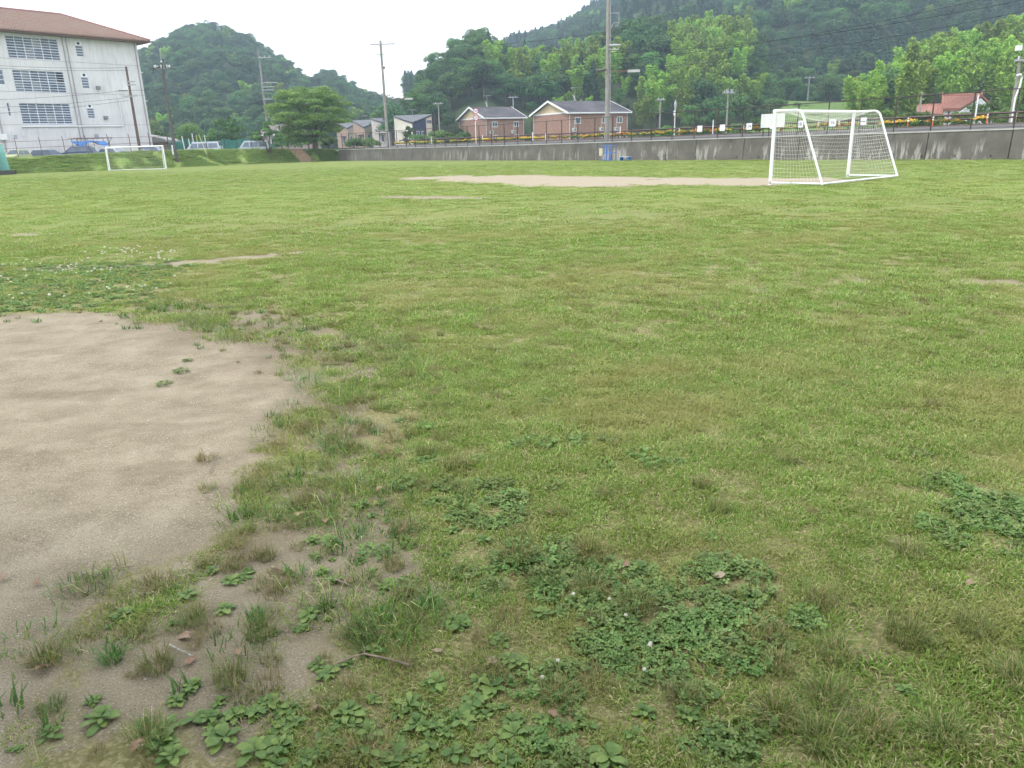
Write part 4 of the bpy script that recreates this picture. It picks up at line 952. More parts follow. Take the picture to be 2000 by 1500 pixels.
# ---- round road signs
m_red = mat('sign_red', (.50, .04, .06), .4, .05); m_sblue = mat('sign_blue', (.05, .07, .32), .4, .05)
s = s_at_px(930, 7.6); e = empty('road_sign', wp(s, 7.6, gz(s) - .15), 0, 'two round red rimmed road signs on a white pole before the smaller brick house', 'road sign')
p = np.array(e.location); z1 = at(929, 217, p[1])[2] - p[2]; z2 = at(931, 230, p[1])[2] - p[2]
MB().tube([(0, 0, 0), (0, 0, z2 - .6), (.1, 0, z2 - .3), (.1, 0, z1 + .3)], .045, 8).build('pole', m_white, e)
fa = math.atan2(p[0], p[1])
def disc(mb, r, y, cz, n=28, r0=0):
    vs = []
    if r0 == 0: mb.add([(.1 + math.sin(6.283 * i / n) * r, y, cz + math.cos(6.283 * i / n) * r) for i in range(n)] + [(.1 + math.sin(6.283 * i / n) * r, y + .012, cz + math.cos(6.283 * i / n) * r) for i in range(n)], [tuple(range(n)), tuple(reversed(range(n, 2 * n)))] + [(i, (i + 1) % n, n + (i + 1) % n, n + i) for i in range(n)])
    else:
        P = [(.1 + math.sin(6.283 * i / n) * q_, y, cz + math.cos(6.283 * i / n) * q_) for q_ in (r0, r) for i in range(n)]; mb.add(P, [(i, (i + 1) % n, n + (i + 1) % n, n + i) for i in range(n)])
    return mb
for i, z in enumerate((z1, z2)):
    dsk = disc(MB(), .34, -.075, z).build('sign_face', m_white, e); disc(MB(), .34, -.079, z, r0=.26).build('rim', m_red, dsk, fixn=False)
    if i == 0: link('lettering', text_mesh('30', .36, m_sblue), dsk, (.1, -.082, z), (math.pi / 2, 0, 0))
    else:
        q = MB(); pts = [(.1 - .10, -.084, z - .15), (.1 - .10, -.084, z + .06), (.1 - .02, -.084, z + .14), (.1 + .08, -.084, z + .1), (.1 + .11, -.084, z + .0), (.1 + .05, -.084, z - .1)]; q.tube(pts, .026, 6); q.build('arrow', m_sblue, dsk)

# ---- white sign board fixed behind the goal, blue cage with meter box, blue step
s0, s1 = s_at_px(1485, .3), s_at_px(1531, .3); e = empty('sign_board', wp((s0 + s1) / 2, .28, wz(s0)), WANG, 'blank weathered white board fixed to the fence behind the goal post', 'sign board')
zt = at(1505, 222, wp((s0 + s1) / 2)[1])[2] - wz(s0); zb_ = at(1505, 249, wp((s0 + s1) / 2)[1])[2] - wz(s0); hw = abs(s0 - s1) / 2
MB().box((-hw, -.03, zb_), (hw, 0, zt)).build('panel', mat('weathered_white', (.62, .63, .63), .6, .08, 2, streak=.15), e)
for x in (-hw + .2, hw - .2): MB().box((x - .03, .002, .05), (x + .03, .05, zt)).build('bracket', m_dark_metal, e)
g0 = gp(1189, 312.5); g1 = gp(1213, 312.5); wdt = 1.15
e = empty('meter_cage', wp(s_at_px(1201), -.75, 0), WANG, 'blue steel cage with a beige meter box at the foot of the tall pole', 'cage'); H_ = 1.25
q = MB()
for x in (-wdt / 2, wdt / 2):
    for y in (-.3, .3): q.tube([(x, y, 0), (x, y, H_)], .03, 6)
for z in (.05, .65, H_):
    q.tube([(-wdt / 2, -.3, z), (wdt / 2, -.3, z)], .026, 6); q.tube([(-wdt / 2, .3, z), (wdt / 2, .3, z)], .026, 6)
    for x in (-wdt / 2, wdt / 2): q.tube([(x, -.3, z), (x, .3, z)], .026, 6)
for x in (-.2, .1, .35): q.tube([(x, -.3, 0.05), (x, -.3, H_)], .018, 6)
q.build('frame', m_blue, e)
MB().box((-.62, -.5, .42), (-.28, -.33, 1.02)).build('meter_box', mat('beige_box', (.50, .46, .36), .6, .1), e); MB().tube([(-.45, -.4, 0), (-.45, -.4, .42)], .03, 6).build('conduit', m_galv, e)
e = empty('blue_step', wp(s_at_px(1232), -.6, 0), WANG, 'small low blue bench against the foot of the wall', 'bench')
MB().box((-.55, -.2, .28), (.55, .2, .34)).build('seat', mat('faded_blue_board', (.35, .42, .52), .7, .1), e)
for x in (-.45, .45): MB().box((x - .04, -.18, 0), (x + .04, .18, .278)).build('leg', m_blue, e)
MB().tube([(-.41, 0, .1), (.41, 0, .1)], .025, 6).build('stretcher', m_blue, e)

# ---- utility poles
def utility_pole(name, base, height, r0, r1, m, label, arms=(), extra=None, spike=0, group=None):
    e = empty(name, base, 0, label, 'utility pole', group)
    MB().tube([(0, 0, -.4), (0, 0, height * .5), (0, 0, height)], [r0, (r0 + r1) / 2, r1], 12).build('pole', m, e, smooth=False)
    if spike: MB().tube([(0, 0, height), (0, 0, height + spike)], [.05, .02], 6).build('spike', m_galv, e)
    for z, l0, l1, ang, nins in arms:
        d = (math.cos(ang), math.sin(ang)); y = -r0 - .03
        a = MB().box((l0, -r0 - .15, z - .07), (l1, -r0 - .02, z + .07)).build('crossarm', m_galv, e, rot=(0, 0, ang))
        for i in range(nins):
            x = l0 + (l1 - l0) * (i + .5) / nins; MB().tube([(x, -r0 - .07, z + .05), (x, -r0 - .07, z + .12), (x, -r0 - .07, z + .16), (x, -r0 - .07, z + .3)], [.03, .07, .04, .06], 8).build('insulator', m_insul, a)
    if extra: extra(e)
    return e
def zpx(px, py, base): return float(at(px, py, base[1])[2] - base[2])
def lamp_arm(e, z, L, ang=0.0):
    MB().tube([(0, 0, z - .8), (.1, 0, z - .1), (.3, 0, z), (L, 0, z)], .035, 6).build('lamp_arm', mat('rusty_arm', (.25, .14, .10), .7, .2), e)
    MB().box((L - .1, -.15, z - .12), (L + .95, .15, z + .10)).build('lamp_head', mat('lamp_grey', (.48, .48, .47), .6, .1), e)
b5 = gp(1185, 311.2)
def x5(e):
    z = zpx(1186, 140, b5); lamp_arm(e, z, 1.9)
    MB().tube([(.05, 0, z - 1.9), (.35, -.05, z - 1.6), (.3, -.05, z - .9)], .02, 5).build('cable', m_black, e)
    for py, l in ((90, 1.05), (98, .95)): MB().tube([(.1, -.3, zpx(1186, py, b5)), (l, -.3, zpx(1186, py, b5))], .11 if py == 90 else .07, 10).build('cable_closure', m_galv, e)
    MB().tube([(-.15, -.3, zpx(1186, 136, b5)), (-1.0, -.3, zpx(1186, 138, b5))], .11, 10).build('cable_closure', mat('dark_closure', (.1, .1, .1), .6, .1), e)
    z0 = zpx(1186, 26, b5); z1_ = zpx(1186, 45, b5); MB().tube([(.1, 0, z0), (.95, 0, z0), (.95, 0, z1_ + .2), (.95, 0, z1_), (.5, 0, z1_), (.2, 0, z1_ - .5)], .045, 6).build('bracket', m_galv, e)
    for i in range(6): MB().tube([(-.32, 0, 1.0 + .35 * i), (.32, 0, 1.0 + .35 * i)], .012, 5).build('step_bolt', m_galv, e)
    MB().tube([(.27, -.1, .2), (.2, -.1, 13)], .03, 6).build('conduit', m_galv, e)
utility_pole('utility_pole', b5, 15.5, .205, .15, m_conc_pole, 'tall grey concrete utility pole with a lamp arm in front of the larger brick house', [(15.0, -1.0, 1.0, 0, 3)], x5)
b4 = gp(760, 312.6)
def x4(e):
    lamp_arm(e, zpx(755, 194, b4), 2.7)
    z = zpx(748, 106, b4); MB().box((-.6, -.3, z - .05), (.7, -.2, z + .05)).build('crossarm', m_galv, e)
    for x in (-.5, -.2, .4): MB().tube([(x, -.25, z - .3), (x, -.25, z - .05)], .06, 6).build('insulator', m_insul, e)
    MB().tube([(.25, 0, zpx(752, 130, b4) - .25), (.25, 0, zpx(752, 130, b4))], .12, 8).build('junction_box', mat('dark_closure', (.1, .1, .1)), e)
    z = zpx(753, 160, b4); MB().tube([(0, -.2, z), (1.1, -.2, z)], .03, 5).build('bracket', m_galv, e)
    MB().tube([(.24, -.1, 0), (.22, -.1, 3.5)], .04, 6).build('conduit', m_white, e)
utility_pole('utility_pole', b4, zpx(746, 80, b4), .21, .14, m_conc_pole, 'tall grey utility pole rising against the white sky between the tilted roofs', [(zpx(747, 87, b4), -1.3, 1.9, 0, 5)], x4, spike=1.2)
_, b2p = bank_at_px(345, .35)
def x2(e):
    z = zpx(312, 130, b2p)
    for i, a in enumerate((0.3, -.3, 2.8, 3.5)): MB().box((0, -.05, -.05), (1.5, .05, .05)).build('crossarm', m_dark_metal, e, loc=(0, 0, z), rot=(0, .22, a))
    for i in range(8): a = i * .8; MB().tube([(math.cos(a) * .9, math.sin(a) * .5, z - .25), (math.cos(a) * .9, math.sin(a) * .5, z + .15)], [.03, .07], 6).build('insulator', m_insul, e)
    MB().tube([(0, 0, z), (0, 0, z + .6)], .09, 8).build('arrester', m_insul, e)
    MB().tube([(-.24, -.1, .8), (-.23, -.1, 1.9)], .09, 6).build('marker_sleeve', m_white, e)
utility_pole('utility_pole', b2p, zpx(311, 122, b2p), .2, .13, mat('weathered_dark_pole', (.105, .095, .09), .9, .2, 3), 'dark utility pole with spreading insulators at the foot of the bank beside the school', [], x2, spike=1.6)
b1 = at(272, 285, 99); b1[2] = 1.3
utility_pole('utility_pole', b1, zpx(247, 130, b1), .19, .12, m_wood_pole, 'reddish brown wooden pole in front of the school wall', [(zpx(255, 160, b1), -.1, .9, 0, 0), (zpx(255, 166, b1), -.1, .9, 0, 0), (zpx(257, 188, b1), -.8, .9, 0, 2)])
b3 = at(527, 288, 140); b3[2] = 1.8
utility_pole('utility_pole', b3, zpx(511, 97, b3), .2, .13, m_conc_pole, 'brownish utility pole with side brackets beside the spreading tree', [(zpx(513, 113, b3), -.2, 2.2, 0, 3)] + [(zpx(520, y, b3), -.1, l, 0, 0) for y, l in ((162, 2.6), (170, 2.1), (176, 2.0), (194, 1.6))])
def small_pole(px, yb, yt, D, m, label, arm=1.6, r=.16, n=2, typ='utility_pole', extra=None):
    b_ = at(px, yb, D); z0 = 1.6; h = at(px, yt, D)[2] - z0; b_[2] = z0
    return utility_pole(typ, b_, h, r, r * .7, m, label, [(h - .25, -arm / 2, arm / 2, 0, n)] if arm else [], extra)
small_pole(858, 242, 200, 160, m_conc_pole, 'small pale utility pole between the tilted roofs and the smaller brick house', 2.0)
small_pole(1003, 230, 188, 185, m_galv, 'grey steel pole with a crossarm rising behind the smaller brick house', 2.4)
small_pole(1288, 262, 192, 135, m_conc_pole, 'small pale utility pole at the foot of the bamboo beside the larger brick house', 1.6)
small_pole(1418, 262, 178, 120, m_conc_pole, 'grey utility pole with transformers at the foot of the bamboo hill', 1.8, .15, 3, extra=lambda e: [MB().tube([(x, -.3, 6.2), (x, -.3, 6.8)], .2, 8).build('transformer', m_galv, e) for x in (-.25, .4)])
small_pole(1577, 200, 150, 190, m_conc_pole, 'distant utility pole standing on the green terraces', 2.6, .2, 3)
small_pole(1792, 250, 180, 80, m_conc_pole, 'slim concrete pole beside the red roofed house', 0, .12)
def xr(e):
    h = 9.2; MB().box((-.6, -.35, 6.0), (-.2, -.05, 6.4)).build('transformer', m_insul, e); MB().box((.12, -.35, 6.05), (.45, -.05, 6.45)).build('transformer', m_insul, e)
small_pole(1972, 245, 112, 66, m_conc_pole, 'utility pole with white boxes near the wall end beside the lamp post', 1.2, .15, 2, extra=xr)
b_ = at(1975, 240, 58); b_[2] = 1.85; e = empty('lamp_post', b_, 0, 'slender white cranked lamp post standing beside the road', 'lamp post')
MB().tube([(0, 0, 0), (0, 0, 1.9), (.2, 0, 2.7), (.24, 0, 3.3)], .06, 8).build('post', m_white, e); MB().tube([(.24, 0, 3.3), (.0, -.2, 3.45), (-.35, -.3, 3.4)], [.05, .07, .05], 8).build('lamp_head', m_white, e)
b_ = at(1317, 262, 112); b_[2] = 1.8; e = empty('road_sign', b_, 0, 'white pole with a narrow oval sign at the foot of the bamboo hill', 'sign'); h = at(1317, 196, 112)[2] - 1.8
MB().tube([(0, 0, 0), (0, 0, h - .4)], .06, 8).build('pole', m_white, e); MB().tube([(0, -.08, h - 1.0), (0, -.03, h - .5), (0, -.03, h)], [.16, .2, .05], 10).build('sign_face', m_galv, e); MB().box((-.2, -.1, h - 2.0), (.05, 0, h - 1.3)).build('control_box', m_white, e)
b_ = at(549, 285, 125); b_[2] = 1.8; e = empty('traffic_mirror', b_, 0, 'round convex traffic mirror on a thin pole beside the spreading tree', 'mirror'); h = at(549, 250, 125)[2] - 1.8
MB().tube([(0, 0, 0), (0, 0, h + .3)], .05, 8).build('pole', m_rail, e)
q = MB(); nn = 20; q.add([(0, -.02, h)] + [(math.sin(6.283 * i / nn) * .34, .03, h + math.cos(6.283 * i / nn) * .34) for i in range(nn)], [(0, 1 + i, 1 + (i + 1) % nn) for i in range(nn)]); q.build('mirror_face', m_galv, e); MB().tube([(math.sin(6.283 * i / nn) * .36, .02, h + math.cos(6.283 * i / nn) * .36) for i in range(nn + 1)], .045, 6).build('rim', m_white, e)

# ---- overhead wires
m_wire = mat('black_cable', (.02, .02, .022), .6, .05)
def wire(p, q, sag, r, label, group='overhead wires'):
    p, q = np.asarray(p, float), np.asarray(q, float); n = 24
    o = MB().tube([lerp(p, q, i / n) - np.array([0, 0, 4 * sag * (i / n) * (1 - i / n)]) for i in range(n + 1)], r, 4, False).build('overhead_wire', m_wire, None, fixn=False)
    tag(o, label, 'wire', group)
def on(base, px, py): return at(px, py, base[1])
LR = 'long dark overhead wire crossing the mountainside above the goal'; LM = 'thin overhead wire between the two tall concrete poles'; LS = 'thin overhead wire in front of the school wall'
for y0, xe, ye in ((118, 2300, -98), (103, 2300, -64), (136, 2300, -46)): wire(on(b5, 1190, y0), at(xe, ye, 46), .9, .016, LR)
for y0, y1 in ((166, 122), (179, 138), (92, 62)): wire(on(b4, 757, y0), on(b5, 1189, y1), .5, .02, LM)
for y0, y1 in ((118, 132), (123, 137), (190, 176), (206, 190), (222, 196)): wire(at(-200, y0 - 6 + (0 if y0 < 150 else 12), 84), on(b1, 252, y1), .4, .016, LS)
wire(on(b1, 252, 176), on(b2p, 325, 172), .1, .018, 'short overhead wire between the wooden pole and the bank pole'); wire(on(b2p, 318, 152), on(b3, 517, 200), 1.2, .018, 'overhead wire from the bank pole to the pole by the spreading tree')
for y0, y1 in ((113, 88), (118, 92)): wire(on(b3, 514, y0), on(b4, 747, y1), .8, .012, 'thin overhead wire crossing the white sky between hill and pole')
wire(at(1225, 217, 118), at(2010, 170, 60), .4, .016, 'overhead wire running low before the bamboo hill'); wire(at(1288, 240, 130), at(1420, 238, 120), .3, .014, 'overhead wire between the two small poles below the bamboo hill')

# ---- car park: fence, parked vehicles, tarpaulin shelter, green net
cf = empty('car_park_fence', label='brown post and rail fence with bent tops along the top of the bank', cat='fence')
u0, _ = bank_at_px(-60); u1, _ = bank_at_px(352); top_pts = []
uu = np.arange(u0, u1, .02); PP = np.array([bank_pt(u, .97) for u in uu]); dist = np.concatenate([[0], np.cumsum(np.linalg.norm(np.diff(PP[:, :2], axis=0), axis=1))])
m_fbr = mat('fence_brown', (.14, .075, .07), .7, .2, 3)
pf = MB().tube([(0, 0, -.3), (0, 0, 1.75), (-.03, .22, 2.1)], .04, 6).mesh('post', m_fbr)
at_d = lambda d: np.array([np.interp(d, dist, PP[:, i]) for i in range(3)])
for d in np.arange(0, dist[-1], 2.35): link('post', pf, cf, at_d(d), (0, 0, .6))
for z in (.12, 1.0, 1.7): MB().tube([at_d(d) + np.array([0, 0, z]) for d in np.arange(0, dist[-1], 1.2)], .022, 5).build('rail', m_fbr if z > .2 else m_galv, cf)
settle(cf, at_d(dist[-1] / 2))
f2 = empty('net_fence', label='dark post fence along the top of the bank in front of the vans', cat='fence')
for px in (375, 404, 434, 463, 492, 518): link('post', MB().tube([(0, 0, -.2), (0, 0, 1.6)], .035, 6).mesh('post', m_dark_metal), f2, bank_at_px(px, .98)[1])
MB().tube([bank_at_px(px, .98)[1] + np.array([0, 0, 1.55]) for px in (360, 404, 434, 463, 492, 520)], .02, 5).build('wire_top', m_dark_metal, f2); settle(f2, bank_at_px(440, .98)[1])
k = NT('green_net_cloth'); k.color(k.ramp(k.noise(k.wcoord(), 1.5, 4), [(.3, (.03, .17, .15)), (.7, (.06, .27, .22))])); tr = k.n('ShaderNodeBsdfTransparent'); ms = k.n('ShaderNodeMixShader'); ms.inputs[0].default_value = .3
k.l(k.b.outputs[0], ms.inputs[1]); k.l(tr.outputs[0], ms.inputs[2]); k.l(ms.outputs[0], k.out.inputs['Surface']); m_gnet = k.m
gn = empty('green_net_screen', label='teal green net screen hung behind the parked vans', cat='net')
pxs = (330, 365, 400, 440, 480, 515, 540); tops = (272, 270, 273, 271, 269, 273, 280)
q = MB(); A_ = [at(px, 300 - .0292 * px + 3, 118) for px in pxs]; A_ = [np.array([a[0], a[1], 1.7]) for a in A_]; T_ = [np.array([a[0], a[1], at(px, y, 118)[2]]) for a, px, y in zip(A_, pxs, tops)]
for i in range(len(pxs) - 1):
    for j in range(6):
        f0, f1 = j / 6, (j + 1) / 6; w0, w1 = .15 * math.sin(f0 * 9 + i), .15 * math.sin(f1 * 9 + i); o0, o1 = np.array([0, w0, -.25 * math.sin(math.pi * f0)]), np.array([0, w1, -.25 * math.sin(math.pi * f1)])
        q.quad(lerp(A_[i], A_[i + 1], f0) + o0 * [1, 1, 0], lerp(A_[i], A_[i + 1], f1) + o1 * [1, 1, 0], lerp(T_[i], T_[i + 1], f1) + o1, lerp(T_[i], T_[i + 1], f0) + o0)
q.build('net_cloth', m_gnet, gn, fixn=False)
for a, t in zip(A_, T_): MB().tube([a, t + np.array([0, 0, .3])], .04, 6).build('post', m_dark_metal, gn)
settle(gn, A_[3])
def vehicle(name, loc, rz, L, W, H, prof, glassz, mc, label, cat):
    """prof: side outline (x, z) of the body; glassz: outline of the side windows; local x is the length"""
    e = empty(name, loc, rz, label, cat); n = len(prof); q = MB(); zmid = H * .52
    ins = lambda z: 0.0 if z < zmid else .16 * W * (z - zmid) / (H - zmid)
    half = lambda x, z, s_: (x, s_ * (W / 2 - ins(z)), z)
    q.add([half(x, z, 1) for x, z in prof] + [half(x, z, -1) for x, z in prof], [tuple(range(n)), tuple(reversed(range(n, 2 * n)))] + [(i, (i + 1) % n, n + (i + 1) % n, n + i) for i in range(n)])
    body = q.build('body', mc, e)
    for s_ in (1, -1):
        for pl in glassz:
            pp = [(x, s_ * (W / 2 - ins(z) + .008), z) for x, z in pl]; pq = [(x, s_ * (W / 2 - ins(z) + .002), z) for x, z in pl]; m_ = len(pl)
            MB().add(pp + pq, [tuple(range(m_)), tuple(reversed(range(m_, 2 * m_)))] + [(i, (i + 1) % m_, m_ + (i + 1) % m_, m_ + i) for i in range(m_)]).build('side_window', m_glass, e)
    roof_i = [i for i in range(n) if prof[i][1] > H - .06]; f_i, r_i = min(roof_i, key=lambda i: prof[i][0]), max(roof_i, key=lambda i: prof[i][0])
    for i, nm in ((f_i, 'windscreen'), (r_i, 'rear_window')):
        sgn = -1 if nm == 'windscreen' else 1; j = max((jj for jj in range(n) if (prof[jj][0] - prof[i][0]) * sgn > -.01 and H * .45 < prof[jj][1] < H - .1), key=lambda jj: prof[jj][1], default=None)
        if j is None: continue
        a, b_ = prof[i], prof[j]; off = .012 * sgn
        P = [(a[0] * .93 + b_[0] * .07 + off, y * (W / 2 - ins(a[1]) - .08), a[1] * .93 + b_[1] * .07) for y in (-1, 1)] + [(a[0] * .1 + b_[0] * .9 + off, y * (W / 2 - ins(b_[1]) - .08), a[1] * .1 + b_[1] * .9) for y in (1, -1)]
        MB().add(P, [(0, 1, 2, 3)]).build(nm, m_glass, e, fixn=False)
    for x in (-L * .32, L * .32):
        for s_ in (1, -1):
            wl = MB().tube([(x, s_ * (W / 2 - .2), .31), (x, s_ * (W / 2 + .01), .31)], .31, 16).build('wheel', m_black, e); MB().tube([(x, s_ * (W / 2 + .012), .31), (x, s_ * (W / 2 + .02), .31)], .19, 12).build('rim', m_galv, wl)
    for s_ in (1, -1):
        MB().box((-L / 2 - .015, s_ * W * .36 - .16, .6), (-L / 2 + .08, s_ * W * .36 + .16, .76)).build('headlight', m_insul, e); MB().box((L / 2 - .08, s_ * W * .4 - .1, .65), (L / 2 + .015, s_ * W * .4 + .1, .95)).build('tail_light', m_red, e)
    return e
def hatch(L, H): return [(-L / 2, .28), (L / 2, .28), (L / 2, .85), (L * .46, H * .66), (L * .38, H), (-L * .10, H), (-L * .27, H * .62), (-L * .45, H * .54), (-L / 2, .7)], [[(-L * .20, H * .64), (-L * .085, H * .93), (L * .08, H * .93), (L * .08, H * .64)], [(L * .10, H * .64), (L * .10, H * .93), (L * .34, H * .93), (L * .40, H * .66)]]
def vanp(L, H): return [(-L / 2, .28), (L / 2, .28), (L / 2, 1.0), (L * .48, H * .7), (L * .45, H), (-L * .26, H), (-L * .41, H * .58), (-L * .49, H * .48), (-L / 2, .7)], [[(-L * .345, H * .60), (-L * .25, H * .9), (-L * .12, H * .9), (-L * .12, H * .60)], [(-L * .10, H * .60), (-L * .10, H * .9), (L * .16, H * .9), (L * .16, H * .60)], [(L * .18, H * .60), (L * .18, H * .9), (L * .42, H * .9), (L * .44, H * .60)]]
def park(px, D, rz, kind, L, W, H, mc, name, label, cat, z=1.05):
    p = at(px, 303 - .0292 * px + 5, D); pr, gz_ = kind(L, H); vehicle(name, (p[0], p[1], z), rz, L, W, H, pr, gz_, mc, label, cat)
paint = lambda n, c: mat('car_paint_' + n, c, .3, .04, 1)
park(34, 92.5, R_(88), hatch, 3.4, 1.5, 1.5, paint('lime', (.42, .45, .22)), 'parked_car', 'pale yellow green small car beside the green netted stairs', 'car')
park(97, 95, R_(170), hatch, 4.3, 1.7, 1.4, paint('slate', (.09, .11, .15)), 'parked_car', 'dark slate coloured low car parked before the school wall', 'car')
park(152, 98, R_(10), hatch, 4.4, 1.75, 1.72, paint('navy', (.05, .07, .12)), 'parked_car', 'tall dark blue car parked left of the blue tarpaulin shelter', 'car')
park(224, 101, R_(170), hatch, 4.2, 1.7, 1.45, paint('silver', (.48, .50, .52)), 'parked_car', 'silver car parked behind the distant goal', 'car')
park(302, 106, R_(175), hatch, 4.0, 1.65, 1.5, paint('indigo', (.06, .08, .20)), 'parked_car', 'dark blue car parked at the school corner by the green net', 'car')
park(399, 107, R_(4), vanp, 4.7, 1.7, 1.95, paint('pale_grey', (.44, .47, .52)), 'parked_van', 'white van with side windows parked before the green net', 'van')
park(497, 110, R_(8), vanp, 4.3, 1.65, 1.95, paint('pale_grey', (.44, .47, .52)), 'parked_van', 'white van half hidden by the small bank tree', 'van')
ts = empty('tarpaulin_shelter', label='blue tarpaulin hung in a rusty pipe frame before the school wall', cat='shelter'); pa, pb = at(147, 290, 99), at(222, 288, 102)
zt0 = at(152, 269.5, 99)[2]; d_ = (pb - pa)[:2]; Ft = Frame((pa[0], pa[1], 1.75), d_ / np.linalg.norm(d_), (-d_[1] / np.linalg.norm(d_), d_[0] / np.linalg.norm(d_))); Lt = np.linalg.norm(d_); ht = zt0 - 1.75
q = MB()
for u in (.4, Lt * .5, Lt - .4):
    for v_ in (0, 2.4): q.tube([Ft(u, v_, 0), Ft(u, v_, ht)], .03, 6)
for v_ in (0, 2.4): q.tube([Ft(0, v_, ht), Ft(Lt, v_, ht)], .03, 6)
q.tube([Ft(0, 0, ht - .6), Ft(.6, 0, ht)], .03, 6); q.tube([Ft(Lt, 0, ht), Ft(Lt - .5, 0, ht - .7)], .03, 6); q.build('frame', m_fbr, ts)
nU, nV = 18, 6; XX = np.zeros((nV + 1, nU + 1, 3))
for i in range(nU + 1):
    for j in range(nV + 1):
        u = .2 + (Lt - .6) * i / nU; XX[j, i] = Ft(u, 2.4 * j / nV - .02, ht - .25 - .55 * (1 - j / nV) * (.7 + .4 * math.sin(u * 2.3)) - .18 * math.sin(u * 1.4 + j) ** 2)
link('tarpaulin', grid_mesh('tarpaulin', XX[..., 0], XX[..., 1], XX[..., 2], mat('blue_tarpaulin', (.08, .22, .52), .5, .3, 1.2)), ts); settle(ts, Ft(Lt / 2, 1.2, 0))
# marker poles by the vans
for px, y0, y1, lean, m_ in ((360, 285, 266, .25, m_white), (371, 285, 271, .1, m_white), (379, 284, 260, .1, m_white), (387, 283, 264, .15, mat('yellow_green_pole', (.45, .5, .15), .6, .1)), (402, 281, 264, 0, m_white)):
    b_ = at(px, y0, 112); h = at(px, y1, 112)[2] - 1.85
    o = MB().tube([(0, 0, 0), (-lean * .6, 0, h)], .06, 6).build('marker_pole', m_, None, loc=(b_[0], b_[1], 1.85)); tag(o, 'slim upright marker pole behind the white van', 'pole', 'marker poles by the van')
_, g0_ = bank_at_px(407, .45); o = MB().tube([(0, 0, 0), (-1.1, .8, 2.9)], .035, 6).build('guy_wire_guard', mat('yellowed_guard', (.5, .5, .3), .6, .1), None, loc=tuple(g0_)); tag(o, 'slanting yellowish guy wire guard on the bank before the van', 'guard')
# green netted stairs at the left edge
st_ = empty('netted_stairs', label='green netted steel stand with dark steps at the edge of the bank', cat='stairs'); c = gp(24, 342)
k = NT('pale_green_net'); k.color(k.ramp(k.noise(k.wcoord(), 2, 4), [(.3, (.16, .46, .40)), (.7, (.26, .58, .52))])); tr = k.n('ShaderNodeBsdfTransparent'); ms = k.n('ShaderNodeMixShader'); ms.inputs[0].default_value = .25
k.l(k.b.outputs[0], ms.inputs[1]); k.l(tr.outputs[0], ms.inputs[2]); k.l(ms.outputs[0], k.out.inputs['Surface']); m_pnet = k.m
Fx = Frame((c[0] - 2.3, c[1], 0), (-1, 0), (0, 1)); MB().box((-.3, -.2, 0), (8, 4, .42), Fx.M).build('plinth', mat('dark_plinth', (.07, .065, .06), .9, .2), st_)
for i in range(8): MB().box((.35 + .05 * i, .2 + .42 * i, .45 + .24 * i), (8, .6 + .42 * i, .53 + .24 * i), Fx.M).build('step', mat('step_slate', (.16, .19, .21), .8, .15), st_)
hn = at(2, 290, c[1])[2]
MB().prism([Fx(0, -.1, .45), Fx(1.55, -.1, 3.9), Fx(2.0, -.1, 3.9), Fx(.75, -.1, .45)], (0, .06, 0)).build('net_cloth', m_pnet, st_); MB().prism([Fx(0, 3.5, .45), Fx(.3, 3.5, 3.0), Fx(2, 3.5, 3.6), Fx(2, 3.5, .45)], (0, .05, 0)).build('net_cloth', m_pnet, st_)
MB().tube([Fx(-.04, -.12, .42), Fx(.12, -.12, 2.2), Fx(1.4, -.12, 2.25)], .05, 6).build('frame_bar', mat('pale_green_bar', (.45, .62, .42), .6, .1), st_); MB().tube([Fx(0, -.16, .45), Fx(1.55, -.16, 3.95)], .05, 6).build('frame_bar', m_pnet, st_); settle(st_, Fx(3, 1.5, 0))
# worn steps up the bank beside the spreading tree
us_, _ = bank_at_px(592, .4); pth = empty('bank_steps', label='worn earth steps climbing the bank beside the spreading tree', cat='steps'); m_tread = mat('earth_tread', (.27, .20, .14), .95, .2, 3); m_slp = mat('bare_earth', (.30, .20, .13), .95, .25, 2)
for i in range(9):
    v_ = .06 + .105 * i; p = bank_pt(us_ - .10 + .03 * (8 - i) * .6, v_); MB().box((-1.1, -.25, -.25), (1.1, .3, .12)).build('tread', m_tread if i % 2 else m_slp, pth, loc=tuple(p), rot=(0, 0, .6))
settle(pth, bank_pt(us_, .5))

# ================================================================== TREES
def trunk_mesh(H, r, seed, limbs=5, spread=.5, fork=.35):
    rng = np.random.RandomState(seed); q = MB()
    q.tube([(0, 0, -.5), (r * .3, 0, H * fork * .5), (0, r * .3, H * fork), (0, 0, H * .75)], [r * 1.25, r, r * .8, r * .25], 8)
    for i in range(limbs):
        a = 6.283 * i / limbs + rng.rand(); z0 = H * (fork + .25 * rng.rand() - .05); L = H * spread * (.5 + .5 * rng.rand())
        q.tube([(0, 0, z0), (math.cos(a) * L * .45, math.sin(a) * L * .45, z0 + L * .45), (math.cos(a) * L * .9, math.sin(a) * L * .9, z0 + L * .75)], [r * .5, r * .3, r * .08], 6)
    return q.mesh('trunk', m_bark, True)
TREE = {}
def reg(kind, crowns, H, r, limbs=4, fork=.35):
    TREE[kind] = [(trunk_mesh(H, r, i, limbs, fork=fork), cme) for i, cme in enumerate(crowns)]
def mk(Qc, m, name='crown'): return fast_mesh(name, Qc[0], 4, m, {'c': Qc[1]})
reg('dark', [mk(lobed_crown(10 + i, broad_lobes(10 + i, 4.4, 11, 17), 3600, .46), m_dark) for i in range(3)], 11, .3)
reg('mid', [mk(lobed_crown(20 + i, broad_lobes(20 + i, 4.0, 10, 16), 3400, .44), m_mid) for i in range(3)], 10, .28)
